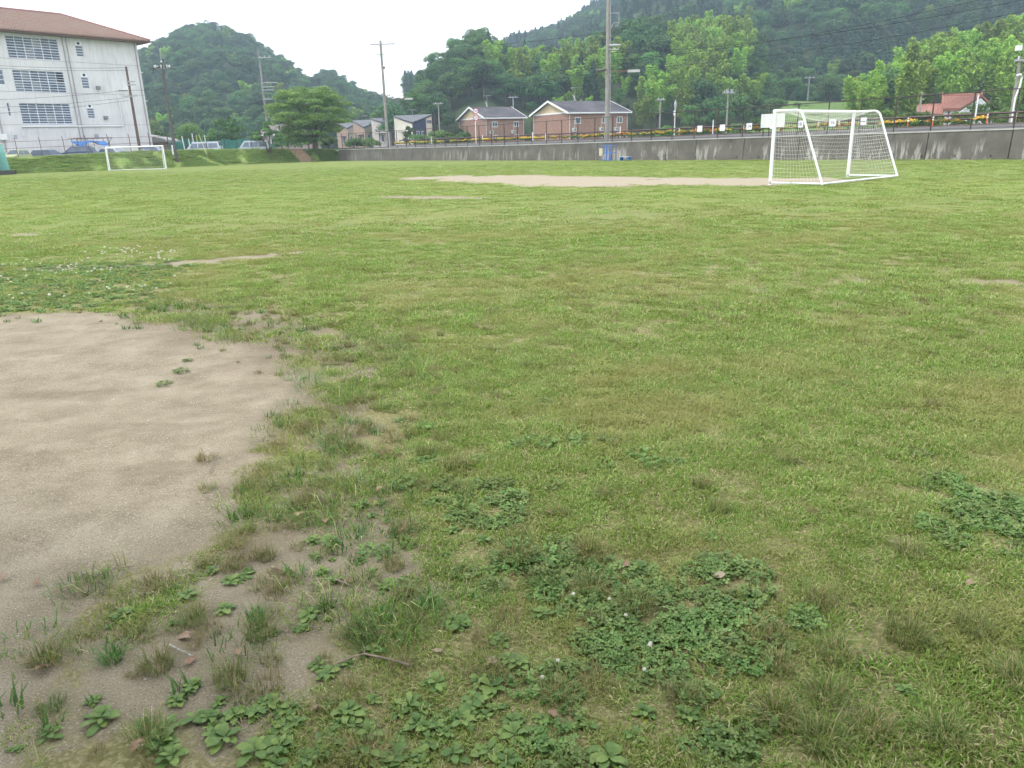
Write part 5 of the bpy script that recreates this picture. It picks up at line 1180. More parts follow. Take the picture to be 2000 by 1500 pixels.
reg('bamboo', [mk(bamboo_crown(30 + i, 3.4, 12.5, 7, 3600, .56), m_bamb) for i in range(4)], 11, .08, 3, .5)
reg('conifer', [mk(conifer_crown(40 + i, 3.3, 14.5, 4200, .5), m_coni) for i in range(3)], 13.5, .25, 0)
def plant_tree(kind, name, p, scale, label, group, rng, sz=1.0):
    t, c_ = TREE[kind][rng.randint(len(TREE[kind]))]
    e = empty(name, p, rng.rand() * 6.283, label, 'tree' if kind != 'bamboo' else 'bamboo', group); e.scale = (scale, scale, scale * sz)
    link('trunk', t, e); link('crown', c_, e); return e
NAMES = {'dark': 'broadleaf_tree', 'mid': 'broadleaf_tree', 'bamboo': 'bamboo_clump', 'conifer': 'conifer'}
def hill_place(px, D_):
    w_ = 'at the foot of the hill' if D_ < 202 else ('halfway up the hill' if D_ < 232 else 'near the crest of the hill')
    q_ = 'above the tilted roofs' if px < 860 else 'above the smaller brick house' if px < 1035 else 'above the larger brick gable' if px < 1130 else 'behind the tall concrete pole' if px < 1250 else 'above the oval sign' if px < 1350 else 'above the transformer pole'
    return w_ + ' ' + q_
KINDW = {'dark': 'dark green broadleaf tree ', 'mid': 'mid green broadleaf tree ', 'bamboo': 'yellow green bamboo clump ', 'conifer': 'dark pointed conifer '}
LABM = {'dark': 'dark green broadleaf tree on the wooded hill behind the brick houses', 'mid': 'mid green broadleaf tree on the wooded hill behind the brick houses', 'bamboo': 'bright yellow green bamboo clump on the hill behind the brick houses', 'conifer': 'dark pointed conifer on the wooded hill behind the brick houses'}
def poisson(P, rmin):
    keep = []; cell = {}
    for i, p in enumerate(P):
        c_ = (int(p[0] // rmin), int(p[1] // rmin))
        if any((p[0] - P[j][0]) ** 2 + (p[1] - P[j][1]) ** 2 < rmin * rmin for dx in (-1, 0, 1) for dy in (-1, 0, 1) for j in cell.get((c_[0] + dx, c_[1] + dy), ())): continue
        keep.append(i); cell.setdefault(c_, []).append(i)
    return keep
rng = np.random.RandomState(77)
P, t, D = hill_mid.sample(4200, rng, Dmax=262); kp = poisson(P, 3.9)
for i in kp:
    px, py = proj(P[i] + np.array([0, 0, 6.0])); px = float(px); py = float(py); r = rng.rand()
    small = 1.0
    if D[i] < 194 and 860 < px < 1250:
        if 880 < px < 1035 or D[i] < 180: continue
        small = .55
    if 1185 < px < 1305 and py < 115: kd = 'dark'
    elif px > 1300: kd = 'bamboo' if (r < .8 and px < 1468) else ('mid' if r < .9 else 'dark')
    elif px > 1185: kd = 'bamboo' if r < .68 else ('mid' if r < .85 else 'dark')
    elif px > 1085: kd = 'bamboo' if r < .6 else ('mid' if r < .96 else 'conifer')
    elif px > 960: kd = 'conifer' if r < .06 else ('dark' if r < .5 else ('bamboo' if r < .84 and py < 190 else 'mid'))
    elif px > 850: kd = 'conifer' if r < .05 else ('dark' if r < .55 else 'mid')
    else: kd = 'mid' if r < .6 else 'dark'
    plant_tree(kd, NAMES[kd], P[i], (.62 + .3 * rng.rand()) * (1.12 if kd == 'bamboo' else (.8 if kd == 'conifer' else 1.0)) * small, KINDW[kd] + hill_place(px, D[i]), 'trees on the hill behind the brick houses', rng, .9 + .25 * rng.rand())
for px, py, D_, kd, sc, lab in ((1240, 30, 215, 'dark', 1.75, 'largest dark spreading broadleaf tree crowning the hill above the tall pole'), (1290, 60, 205, 'dark', 1.25, 'round dark broadleaf tree beside the largest tree on the hill'), (953, 60, 240, 'conifer', .95, 'tall dark pointed conifer standing highest above the smaller brick house'), (880, 88, 235, 'conifer', .85, 'dark conifer at the upper edge of the hill above the ivory house'),
                                (1380, 150, 178, 'dark', 1.0, 'dark broadleaf tree at the foot of the bamboo hill above the grey pole'), (935, 112, 215, 'dark', 1.1, 'dark grey green broadleaf tree above the smaller brick house'), (828, 132, 235, 'dark', .6, 'sparse dark tree on the crest above the tilted roofs'), (1400, 185, 150, 'dark', .72, 'broad dark tree at the foot of the bamboo hill behind the transformer pole'), (1350, 200, 152, 'mid', .62, 'bushy tree at the foot of the hill beside the oval sign')):
    T_ = at(px, py, D_); h = {'dark': 10.6, 'conifer': 14.8, 'mid': 9.8}[kd] * sc
    plant_tree(kd, NAMES[kd], (T_[0], T_[1], T_[2] - h), sc, lab, 'landmark trees on the hill', rng)
P, t, D = hill_right.sample(1500, rng, t1=.80, Dmax=184); kp = poisson(P, 3.7)
for i in kp:
    kd = 'bamboo' if rng.rand() < .86 else 'mid'
    px = float(proj(P[i])[0]); w_ = ('low on the slope' if D[i] < 140 else 'halfway up the slope' if D[i] < 160 else 'high on the slope') + (' beyond the goal corner' if px < 1790 else ' above the lower red roof' if px < 1850 else ' above the main red roof' if px < 1925 else ' behind the lamp post')
    plant_tree(kd, NAMES[kd], P[i], .62 + .36 * rng.rand(), ('yellow green bamboo clump ' if kd == 'bamboo' else 'green broadleaf tree among the bamboo ') + w_, 'trees on the slope behind the red roofed house', rng)

# far woods that read as one mass
def wood(name, hill, n, rmin, mix, label, seed, smin, smax, t0=None, t1=None, Dmax=None, Dmin=0):
    rng = np.random.RandomState(seed); P, t, D = hill.sample(n, rng, t0, t1, Dmax); ok = D > Dmin; P = P[ok]; t = t[ok]; D = D[ok]
    kp = poisson(P, rmin); P = P[kp]
    protos = []; kinds = []
    for kd in ('dark', 'mid', 'bamboo', 'conifer'):
        for i, (tm, cm) in enumerate(TREE[kd]):
            if i < 3: protos.append(proto_obj('p', cm)); kinds.append(kd)
    pr = np.array([mix.get(kd, 0) / 3 for kd in kinds]); pr /= pr.sum()
    zone = fbm(P[:, 0] / 55, P[:, 1] / 55, 3, seed); idx = rng.choice(len(kinds), len(P), p=pr)
    con = [i for i, kd in enumerate(kinds) if kd == 'conifer']
    if mix.get('zone'): z_ = zone > mix['zone']; idx = np.where(z_, rng.choice(con, len(P)), idx)
    rot = np.stack([np.zeros(len(P)), np.zeros(len(P)), rng.rand(len(P)) * 6.283], 1); sc = smin + (smax - smin) * rng.rand(len(P))
    cn = np.isin(idx, con); P[:, 2] -= 2.2 * sc; sc = np.stack([np.where(cn, sc * 1.1, sc), np.where(cn, sc * 1.1, sc), np.where(cn, sc * .72, sc)], 1)
    return scatter(name, P, rot, sc, idx, rng.rand(len(P)), protos, label, 'forest')
wood('forest_left', hill_left, 14000, 4.3, {'dark': .55, 'mid': .41, 'bamboo': .04}, 'dense dark forest covering the round hill behind the school', 101, .42, .98)
wood('forest_mountain', hill_far, 34000, 4.8, {'dark': .5, 'mid': .42, 'bamboo': .06, 'conifer': .04, 'zone': .50}, 'dense forest of broadleaf trees and planted conifers on the mountainside', 102, .5, 1.15, t0=-.12, t1=1.05, Dmin=225)

# spreading tree on the bank by the wall
Zb = np.array(gp(618, 296, 1.6)); _, Zb = bank_at_px(616, .95); zt_ = Zb.copy()
e = empty('spreading_tree', Zb - np.array([0, 0, .1]), 0, 'broad spreading green tree with layered branches at the end of the wall', 'tree')
rg = np.random.RandomState(9); lob = []
for i in range(170):
    a = rg.rand() * 6.283; q_ = rg.rand() ** .4; z = 1.3 + 6.9 * rg.rand() ** .95; prof_ = 5.5 * math.sqrt(max(.08, 1 - ((z - 4.4) / 4.3) ** 2)) * (1.0 if z > 3.2 else .8)
    rr = prof_ * q_; s_ = .75 + .55 * rg.rand(); lob.append((rr * math.cos(a) - .2, rr * math.sin(a), z, s_ * 1.2, s_ * 1.2, s_ * .42))
Q, c_ = lobed_crown(91, lob, 46000, .2, up=.5); link('crown', fast_mesh('crown', Q, 4, leafmat('zelkova_foliage', [(0, (.080, .165, .034)), (.5, (.155, .275, .056)), (1, (.235, .36, .085))], .35, rnd=.02), {'c': c_}), e)
q = MB(); q.tube([(0, 0, -.4), (0, 0, .3), (.05, 0, 1.3)], [.62, .42, .36], 10)
for a, L, lift in ((.2, 4.6, 4.5), (1.3, 4.0, 4.8), (2.5, 4.8, 3.6), (3.3, 5.0, 3.0), (4.2, 3.6, 5.2), (5.2, 4.4, 4.4), (0.9, 1.5, 6.2)):
    q.tube([(.05, 0, 1.1), (math.cos(a) * L * .25, math.sin(a) * L * .25, 1.2 + lift * .4), (math.cos(a) * L * .6, math.sin(a) * L * .6, 1.2 + lift * .75), (math.cos(a) * L, math.sin(a) * L, 1.2 + lift)], [.24, .15, .09, .03], 7)
q.build('trunk', m_bark, e, smooth=True)
# small bank tree, round dark tree, pale bushes
_, sb = bank_at_px(526, .55); e = empty('bank_sapling', sb - np.array([0, 0, .1]), 0, 'small multi stemmed tree growing on the grass bank before the white van', 'tree'); e.scale = (1.25,) * 3; lob = [(math.cos(a) * r_, math.sin(a) * r_, z, .5, .5, .28) for a, r_, z in ((0, 1.3, 1.9), (1, 1.0, 2.3), (2, .8, 2.8), (3, 1.2, 2.2), (4, 1.3, 1.8), (5, 1.0, 2.5), (0, .1, 3.2), (2.5, 1.6, 1.7), (5.6, 1.7, 1.5), (1.6, .5, 2.1))]
Q, c_ = lobed_crown(92, lob, 2600, .2, up=.3); link('crown', fast_mesh('crown', Q, 4, m_mid, {'c': c_}), e)
q = MB()
for a in (.3, 1.6, 2.9, 4.1, 5.3): q.tube([(0, 0, -.3), (math.cos(a) * .3, math.sin(a) * .3, .9), (math.cos(a) * .9, math.sin(a) * .9, 2.2)], [.09, .06, .02], 6)
q.build('trunk', m_bark, e, smooth=True)
def shrub(px, yt, yb, D, wpx, m, name, label, seed, group=None, n=3200, leaf=.24, z0=1.7, cat='shrub'):
    T_ = at(px, yt, D); H = (T_[2] - z0) / 1.13; Rw = wpx / 2 * D / F_PX; rg = np.random.RandomState(seed); lob = []
    for i in range(18):
        a = rg.rand() * 6.283; q_ = math.sqrt(rg.rand()); z = H * (.2 + .65 * rg.rand()); rr = Rw * .75 * q_ * math.sqrt(max(.15, 1 - (z / H - .35) ** 2 / .5)); s_ = min(Rw, H) * (.25 + .15 * rg.rand()); lob.append((rr * math.cos(a), rr * math.sin(a), z, s_ * 1.1, s_ * 1.1, s_ * .8))
    e = empty(name, (T_[0], T_[1], z0), 0, label, cat, group); Q, c_ = lobed_crown(seed, lob, n, leaf)
    link('crown', fast_mesh('crown', Q, 4, m, {'c': c_}), e); link('trunk', trunk_mesh(H * .8, .08 + .02 * H, seed, 4, .4, .2), e); return e
m_pale = leafmat('pale_green_foliage', [(0, (.09, .165, .036)), (.5, (.15, .245, .056)), (1, (.225, .315, .09))], .35, rnd=.15)
m_deep = leafmat('deep_green_foliage', [(0, (.030, .075, .012)), (.5, (.062, .135, .020)), (1, (.125, .215, .035))], .25, rnd=.1)
shrub(438, 219, 268, 121, 70, m_deep, 'round_tree', 'rounded dark green tree behind the green net screen', 201, cat='tree', n=5200)
shrub(365, 236, 268, 132, 70, m_pale, 'pale_tree', 'pale green bushy tree beside the utility pole behind the net', 202, cat='tree', n=4200)
shrub(404, 240, 268, 138, 46, m_pale, 'pale_tree', 'pale green bushy tree half behind the rounded dark tree', 203, cat='tree')
for i, (px, yt, D_, wd_, m_, lab) in enumerate(((300, 250, 134, 60, m_mid, 'green bush between school corner and annex'), (560, 262, 138, 60, m_mid, 'green bush below the round traffic mirror'), (600, 260, 140, 60, m_pale, 'green bush behind the spreading tree trunk'), (640, 266, 128, 34, m_mid, 'dark green bush right behind the end of the wall fence'),
    (690, 267, 150, 44, m_mid, 'green bush before the terracotta house'), (722, 268, 152, 40, m_pale, 'pale green bush before the pale pink house'), (797, 235, 150, 22, m_deep, 'dark upright tree before the ivory house'), (815, 261, 140, 50, m_mid, 'low green bush before the navy wall'), (855, 247, 140, 50, m_pale, 'pale green shrub heap beside the small pale pole'), (880, 256, 138, 44, m_mid, 'green shrub beside the smaller brick house gable'), (905, 255, 136, 34, m_deep, 'dark shrub before the smaller brick gable'),
    (1300, 245, 130, 60, m_mid, 'green bush below the bamboo beside the larger brick house'), (1345, 245, 128, 60, m_deep, 'dark green bush before the bamboo hill beside the oval sign'), (1440, 240, 126, 60, m_mid, 'green bush at the foot of the hill behind the marigolds'), (1490, 225, 130, 50, m_deep, 'dark bush at the hill foot beside the white sign board'),
    (1745, 207, 78, 60, m_pale, 'pale green tree above the goal corner'), (1800, 214, 74, 60, m_mid, 'leafy tree before the lower red roof'), (1826, 222, 74, 46, m_pale, 'small leafy tree between lower red roof and gate roof'), (1880, 216, 76, 44, m_pale, 'small pale green tree before the white gable wall'), (1928, 194, 80, 70, m_mid, 'dense leafy tree beside the white gable'), (1962, 205, 76, 44, m_pale, 'pale leafy tree between red roofed house and lamp post'), (2010, 200, 84, 60, m_deep, 'dark leafy tree at the right edge behind the lamp post'),
    (1560, 232, 130, 90, m_mid, 'low green thicket below the grass terraces'), (1640, 238, 120, 80, m_pale, 'low pale thicket behind the goal net'), (1690, 232, 118, 70, m_mid, 'green thicket beside the bamboo slope'), (1530, 206, 165, 46, m_mid, 'rounded green thicket at the upper end of the terraces'), (1585, 212, 150, 60, m_deep, 'dark thicket beside the pole on the terraces'), (1650, 205, 175, 50, m_pale, 'pale thicket on the upper terraces'), (1720, 212, 140, 60, m_deep, 'dark thicket where the terraces meet the bamboo'), (1510, 226, 140, 40, m_deep, 'dark bush at the end of the terraces behind the sign board'))):
    shrub(px, yt, 265, D_, wd_, m_, 'shrub', lab, 220 + i, 'shrubs beyond the road', n=2600, leaf=.26 if D_ > 100 else .2)
# forest edge below the mountain, above the grass terraces
P, t, D = hill_far.sample(500, np.random.RandomState(5), t0=.32, t1=.54, Dmax=262); kp = [i for i in poisson(P, 5.6)]
for i in kp:
    kd = ('mid', 'dark', 'mid')[rng.randint(3)]; q_ = P[i].copy(); q_[2] = max(q_[2], float(hill_meadow.z(np.array([t[i]]), np.array([D[i]]))[0])) - 1.5
    plant_tree(kd, NAMES[kd], q_, .6 + .3 * rng.rand(), ('dark ' if kd == 'dark' else 'green ') + 'bushy tree at the forest edge ' + ('beside the bamboo hill' if t[i] < .37 else 'above the distant pole' if t[i] < .42 else 'above the middle of the terraces' if t[i] < .48 else 'above the end of the terraces'), 'trees at the edge of the grass terraces', rng)

# trees behind the viewer, whose crowns shade the near ground
for i, (x, y, R0, H0, lab) in enumerate(((-4.7, -3.3, 6.0, 10.0, 'large broadleaf tree behind the viewer shading the bare earth'), (3.4, -6.2, 5.6, 10.0, 'large broadleaf tree behind the viewer shading the near lawn'))):
    e = empty('shade_tree', (x, y, 0), i, lab, 'tree'); Q, c_ = lobed_crown(300 + i, [(a, b_, c2_ + 1.0, d_, e_, f_) for a, b_, c2_, d_, e_, f_ in broad_lobes(300 + i, R0, H0, 30)], 11000, .44)
    link('crown', fast_mesh('crown', Q, 4, m_mid, {'c': c_}), e); link('trunk', trunk_mesh(H0 * .9, .3, 300 + i, 6), e)

# ================================================================== NEAR GROUND: turf, clover, weeds, litter
def blades(n, R, h, hv, wd, lean, seed, straw=.15, flat=0.0):
    rng = np.random.RandomState(seed); a = rng.rand(n) * 6.283; r = np.sqrt(rng.rand(n)) * R
    B = np.stack([np.cos(a) * r, np.sin(a) * r, np.full(n, -.004)], 1)
    d = a + rng.normal(size=n) * .9; D = np.stack([np.cos(d), np.sin(d), np.zeros(n)], 1); S = np.stack([-np.sin(d), np.cos(d), np.zeros(n)], 1)
    L = h * (1 + hv * rng.normal(size=n)).clip(.35, 2); ln = lean * (.4 + rng.rand(n)); up = np.array([0, 0, 1.])
    fl = rng.rand(n) < flat; ln = np.where(fl, 1.3 + .25 * rng.rand(n), ln)
    e1 = D * np.sin(ln * .55)[:, None] + up * np.cos(ln * .55)[:, None]; e2 = D * np.sin(np.minimum(ln * 1.35, 1.75))[:, None] + up * np.cos(np.minimum(ln * 1.35, 1.75))[:, None]
    M_ = B + e1 * (L * .55)[:, None]; T = M_ + e2 * (L * .5)[:, None]; w_ = wd * (.7 + .6 * rng.rand(n))[:, None] * .5
    q1 = np.stack([B - S * w_, B + S * w_, M_ + S * w_ * .85, M_ - S * w_ * .85], 1); q2 = np.stack([M_ - S * w_ * .85, M_ + S * w_ * .85, T + S * w_ * .12, T - S * w_ * .12], 1)
    c_ = np.where(rng.rand(n) < straw, .86 + .14 * rng.rand(n), .72 * rng.rand(n))
    return np.concatenate([q1, q2]), np.concatenate([c_, c_])
GR = [(0, (.138, .212, .033)), (.35, (.210, .308, .050)), (.7, (.297, .382, .080)), (.80, (.38, .36, .14)), (1.0, (.54, .47, .26))]
m_grass = leafmat('turf_blades', GR, .35, .55, rnd=.18, tint=(.355, .338, .122))
m_tuft = leafmat('tuft_blades', [(0, (.105, .155, .040)), (.35, (.160, .210, .056)), (.7, (.225, .245, .080)), (.82, (.29, .225, .105)), (1, (.42, .32, .18))], .35, .6, rnd=.15, tint=(.27, .205, .108))
m_deepg = leafmat('lush_blades', [(0, (.065, .130, .030)), (.6, (.120, .215, .050)), (1, (.19, .28, .075))], .35, .5, rnd=.15)
rng = np.random.RandomState(42)
def trapezoid(n, d0, d1, side=.80):
    y = np.sqrt(rng.rand(n) * (d1 ** 2 - d0 ** 2) + d0 ** 2); x = (rng.rand(n) * 2 - 1) * (side * y + .35); return x, y
def turf(name, n, d0, d1, protos, s0, s1, label, thr=.5, soft=.16, dry=1.0, fade=False):
    x, y = trapezoid(n, d0, d1); s = soil_map(x, y, False); fine = vnoise(x * 9, y * 9, 70) - .5
    pk = 1 - sstep(thr - soft, thr + soft, s + fine * .45); pk *= 1 - .6 * clover_map(x, y)
    inT = sstep(.4, -.35, sdpoly(x, y, TRANS) + (fbm(x * 1.5, y * 1.5, 3, 69) - .5) * 1.1); isl = sstep(.52, .64, fbm(x * 3.1, y * 3.1, 3, 64)); pk *= 1 - inT * (1 - isl * .5)
    pk *= (sstep(d0, d0 * 1.4, y) if d0 > 2 else 1) * (1 - sstep(d1 * .72, d1, y) * (.85 if fade else 1))
    keep = rng.rand(n) < pk; x, y = x[keep], y[keep]; m = len(x)
    P = np.stack([x, y, field_z(x, y)], 1); rot = np.stack([rng.normal(size=m) * .08, rng.normal(size=m) * .08, rng.rand(m) * 6.283], 1)
    dryn = fbm(x * .55, y * .55, 4, 81) * .6 + fbm(x * 2.2, y * 2.2, 3, 82) * .4; tint = np.clip(sstep(.45, .72, dryn) * dry * .75 + .25 * (rng.rand(m) - .55) + .3 * sstep(.25, .5, s[keep]), 0, .75)
    hgt = .75 + .6 * fbm(x * .9, y * .9, 3, 83); sc = (s0 + (s1 - s0) * rng.rand(m)) * hgt
    return scatter(name, P, rot, sc, rng.randint(len(protos), size=m), tint, [proto_obj('p', q_) for q_ in protos], label, 'grass')
gm = lambda *a, **k_: (lambda Q: fast_mesh('turf', Q[0], 4, m_grass, {'c': Q[1]}))(blades(*a, **k_))
near_p = [gm(230, .09, .018, .45, .0034, 1.0, 500 + i, straw=(.12, .2, .3, .12, .16, .24)[i], flat=.35) for i in range(6)]
mid_p = [gm(200, .14, .020, .45, .0056, 1.0, 510 + i, straw=(.1, .2, .25, .14)[i], flat=.2) for i in range(4)]
far_p = [gm(200, .36, .022, .45, .013, 1.0, 520 + i, straw=(.1, .2, .22, .15)[i]) for i in range(4)]
turf('near_turf', 10400, 1.35, 7.0, near_p, .75, 1.3, 'short mixed turf of green and straw coloured blades in the near field')
turf('middle_turf', 16500, 4.8, 17.5, mid_p, .8, 1.3, 'short turf across the middle of the field', dry=.9)
turf('far_turf', 22000, 11.5, 75, far_p, .7, 1.25, 'even short turf in the far half of the field', dry=.6, fade=True)

# little green starts of grass on the bare soil edge
sm_p = [(lambda Q: fast_mesh('sprig', Q[0], 4, m_deepg, {'c': Q[1]}))(blades(22, .028, .038, .4, .004, .9, 540 + i, straw=.1)) for i in range(3)]
x, y = trapezoid(9000, 1.4, 12); s = soil_map(x, y); dT = sdpoly(x, y, TRANS); dB = sdpoly(x, y, BARE)
kp = (s > .42) & ((dT < .15) | ((dB > -.55) & (dB < 0.1))) & (rng.rand(len(x)) < np.where(dB < 0, np.exp(dB * 4.5) * .4, .5)) & (vnoise(x * 2.5, y * 2.5, 90) > .5)
x, y = x[kp], y[kp]; m = len(x)
scatter('grass_sprigs', np.stack([x, y, field_z(x, y)], 1), np.stack([np.zeros(m), np.zeros(m), rng.rand(m) * 6.28], 1), .5 + 1.1 * rng.rand(m), rng.randint(3, size=m), rng.rand(m), [proto_obj('p', q_) for q_ in sm_p], 'tiny green grass sprigs starting on the bare soil', 'grass')

# scattered brown green tufts (the many small ones)
tuft_p = [(lambda Q: fast_mesh('tuft', Q[0], 4, m_tuft, {'c': Q[1]}))(blades(100, .055, .062, .45, .0028, 1.0, 550 + i, straw=.28)) for i in range(4)]
x, y = trapezoid(3600, 1.5, 11); s = soil_map(x, y); dT = sdpoly(x, y, TRANS); cl = fbm(x * .8, y * .8, 3, 95)
kp = ((dT < .25) & (rng.rand(len(x)) < .8) & (sdpoly(x, y, BARE) > .05)) | ((sdpoly(x, y, BARE) > -.28) & (dT < .5) & (rng.rand(len(x)) < .14)) | ((rng.rand(len(x)) < .22 * sstep(.45, .65, cl)) & (sdpoly(x, y, BARE) > .05)); x, y = x[kp], y[kp]; m = len(x)
scatter('small_tufts', np.stack([x, y, field_z(x, y)], 1), np.stack([rng.normal(size=m) * .1, rng.normal(size=m) * .1, rng.rand(m) * 6.28], 1), .4 + .6 * rng.rand(m), rng.randint(4, size=m), np.clip(rng.rand(m) * .9 - .15, 0, .7), [proto_obj('p', q_) for q_ in tuft_p], 'small brownish grass tufts scattered round the bare soil', 'grass')

# loose mats of thin grass over the thin soil
mat_p = [(lambda Q: fast_mesh('loose_grass', Q[0], 4, m_grass if i % 2 else m_deepg, {'c': Q[1]}))(blades(48, .10, .055, .45, .0030, 1.05, 590 + i, straw=.22, flat=.25)) for i in range(6)]
x, y = trapezoid(9000, 1.4, 9); inT = sdpoly(x, y, TRANS); cov = fbm(x * 2.3, y * 2.3, 3, 66) * .7 + fbm(x * 7, y * 7, 2, 67) * .3
kp = (inT < .15) & (rng.rand(len(x)) < sstep(.50, .66, cov)) & (sdpoly(x, y, BARE) > -.08); x, y = x[kp], y[kp]; m = len(x)
scatter('loose_grass', np.stack([x, y, field_z(x, y)], 1), np.stack([rng.normal(size=m) * .1, rng.normal(size=m) * .1, rng.rand(m) * 6.28], 1), .55 + .75 * rng.rand(m), rng.randint(6, size=m), np.clip(rng.rand(m) - .4, 0, .6), [proto_obj('p', q_) for q_ in mat_p], 'loose thin grass spreading over the soil beside the bare earth', 'grass')

# clover cover with white blossom heads
m_clov = leafmat('clover_leaf', [(0, (.100, .170, .042)), (.5, (.158, .242, .060)), (1, (.230, .305, .092))], .25, .5, rnd=.2)
def clover(seed, n, R):
    rg = np.random.RandomState(seed); V = []; cc = []
    for i in range(n):
        a = rg.rand() * 6.283; r = math.sqrt(rg.rand()) * R; h = .010 + .018 * rg.rand(); C = np.array([math.cos(a) * r, math.sin(a) * r, h]); tl = rg.normal(size=3) * .28; tl[2] = 1; tl /= np.linalg.norm(tl)
        t1 = np.cross(tl, [0, 1, .1]); t1 /= np.linalg.norm(t1); t2 = np.cross(tl, t1); L = .007 + .004 * rg.rand(); ph = rg.rand() * 6.283; c0 = rg.rand()
        for j in range(3):
            b_ = ph + j * 2.094; d = t1 * math.cos(b_) + t2 * math.sin(b_); s_ = -t1 * math.sin(b_) + t2 * math.cos(b_)
            V.append([C, C + d * L * 1.1 + s_ * L * .85 + tl * .003, C + d * L * 1.75, C + d * L * 1.1 - s_ * L * .85 + tl * .003]); cc.append(c0)
        S_ = t1 * .0009; V.append([C - S_, C + S_, np.array([C[0] * .9, C[1] * .9, -.004]) + S_, np.array([C[0] * .9, C[1] * .9, -.004]) - S_]); cc.append(c0)
    return fast_mesh('clover', np.array(V), 4, m_clov, {'c': np.array(cc)})
cl_p = [clover(560 + i, 42, .075) for i in range(3)]
x, y = trapezoid(52000, 1.4, 12); cm = np.maximum(clover_map(x, y), .05 * (fbm(x * 1.2, y * 1.2, 3, 34) > .56) * (y < 6)); kp = (rng.rand(len(x)) < cm * .7) & (rng.rand(len(x)) < np.where(y < 4, 1, .22)); x, y = x[kp], y[kp]; m = len(x)
scatter('clover_cover', np.stack([x, y, field_z(x, y)], 1), np.stack([np.zeros(m), np.zeros(m), rng.rand(m) * 6.28], 1), np.where(y < 4, .72, .7) * (.7 + .6 * rng.rand(m)), rng.randint(3, size=m), rng.rand(m), [proto_obj('p', q_) for q_ in cl_p], 'dense bluish green clover patches growing through the turf', 'clover')
m_bloss = mat('clover_blossom', (.66, .64, .55), .8, .12, 30)
def blossom():
    q = MB(); rg = np.random.RandomState(3)
    for i in range(22):
        a = i * 2.4; z = -.3 + 1.25 * i / 22; rr = math.sqrt(max(.05, 1 - z * z)); d = Vector((math.cos(a) * rr, math.sin(a) * rr, z)); o = Vector((0, 0, .06)); q.tube([o + d * .002, o + d * .0095], [.0018, .0010], 4)
    return q.mesh('blossom', m_bloss)
bl = blossom(); st_me = MB().tube([(0, 0, 0), (.002, 0, .055)], .0012, 4).mesh('stem', m_clov)
bpx = [(1222, 1222), (1235, 1205), (1270, 1278), (1220, 1226), (1120, 1180), (1118, 1232), (1090, 1312), (1165, 1308), (1258, 1330), (1026, 950), (1060, 1345), (1180, 1176), (1268, 1282), (980, 935), (1190, 1190), (1240, 1252)]
for i, (px, py) in enumerate(bpx[::2]):
    g_ = gp(px, py); e = empty('clover_flower', (g_[0], g_[1], zf(g_[0], g_[1])), i, 'white clover blossom standing in the near clover patch', 'flower', 'white clover blossoms in the near patches'); e.scale = (.75,) * 3; link('blossom', bl, e); link('stem', st_me, e)
x, y = trapezoid(9000, 5.5, 14); kp = ((sdpoly(x, y, CLOVER[2]) < .05) | (sdpoly(x, y, gpoly([(60, 505), (330, 490), (330, 512), (100, 518)])) < .1)) & (rng.rand(len(x)) < .3) & (fbm(x * 1.4, y * 1.4, 3, 60) > .52); x, y = x[kp], y[kp]; m = len(x)
scatter('clover_blossoms', np.stack([x, y, field_z(x, y)], 1), np.stack([np.zeros(m), np.zeros(m), rng.rand(m) * 6], 1), 1.2 + .8 * rng.rand(m), np.zeros(m, int), rng.rand(m), [proto_obj('p', bl)], 'many white clover blossoms in the clover beyond the bare earth', 'flowers')

# grit and pebbles on the bare earth
m_peb = mat('pebbles', (.36, .33, .28), .9, .45, 9)
def pebble(seed):
    rg = np.random.RandomState(seed); bm = bmesh.new(); bmesh.ops.create_icosphere(bm, subdivisions=1, radius=.004)
    for v_ in bm.verts: v_.co = Vector((v_.co.x * (1 + .3 * rg.rand()), v_.co.y * (.7 + .3 * rg.rand()), v_.co.z * .55)) * (.8 + .4 * rg.rand())
    me = bpy.data.meshes.new('pebble'); bm.to_mesh(me); bm.free(); me.materials.append(m_peb); return me
x, y = trapezoid(26000, 1.4, 7.5); kp = (sdpoly(x, y, BARE) < .1) | ((sdpoly(x, y, TRANS) < 0) & (rng.rand(len(x)) < .4)); x, y = x[kp], y[kp]; m = len(x)
scatter('pebbles', np.stack([x, y, field_z(x, y) + .001], 1), rng.rand(m, 3) * [.4, .4, 6.28], .25 + 1.1 * rng.rand(m) ** 3, rng.randint(3, size=m), rng.rand(m), [proto_obj('p', pebble(i)) for i in range(3)], 'tiny pebbles and grit lying on the bare earth', 'pebbles')

LMK = [((355, 1278), 'bleached stick'), ((730, 1290), 'long brown twig'), ((1280, 1290), 'large clover patch'), ((1000, 965), 'round clover patch'), ((200, 1120), 'forked dark twig'), ((1940, 1000), 'clover at the lawn edge'), ((1390, 1133), 'pinkish dry leaf'), ((1072, 1393), 'brown dry leaf'), ((670, 1145), 'short thick twig'), ((345, 1420), 'large pale dry leaf'), ((610, 1395), 'brown leaf beside the weeds'), ((1885, 1150), 'bleached leaf in the lawn'), ((735, 965), 'pale flat leaf on the soil'), ((600, 760), 'tip of the bare earth'), ((845, 1275), 'pale leaf beside the long twig'), ((16, 1128), 'pale leaf on bare earth')]
def near_mark(px, py): return min(LMK, key=lambda q_: (q_[0][0] - px) ** 2 + (2 * (q_[0][1] - py)) ** 2)[1]
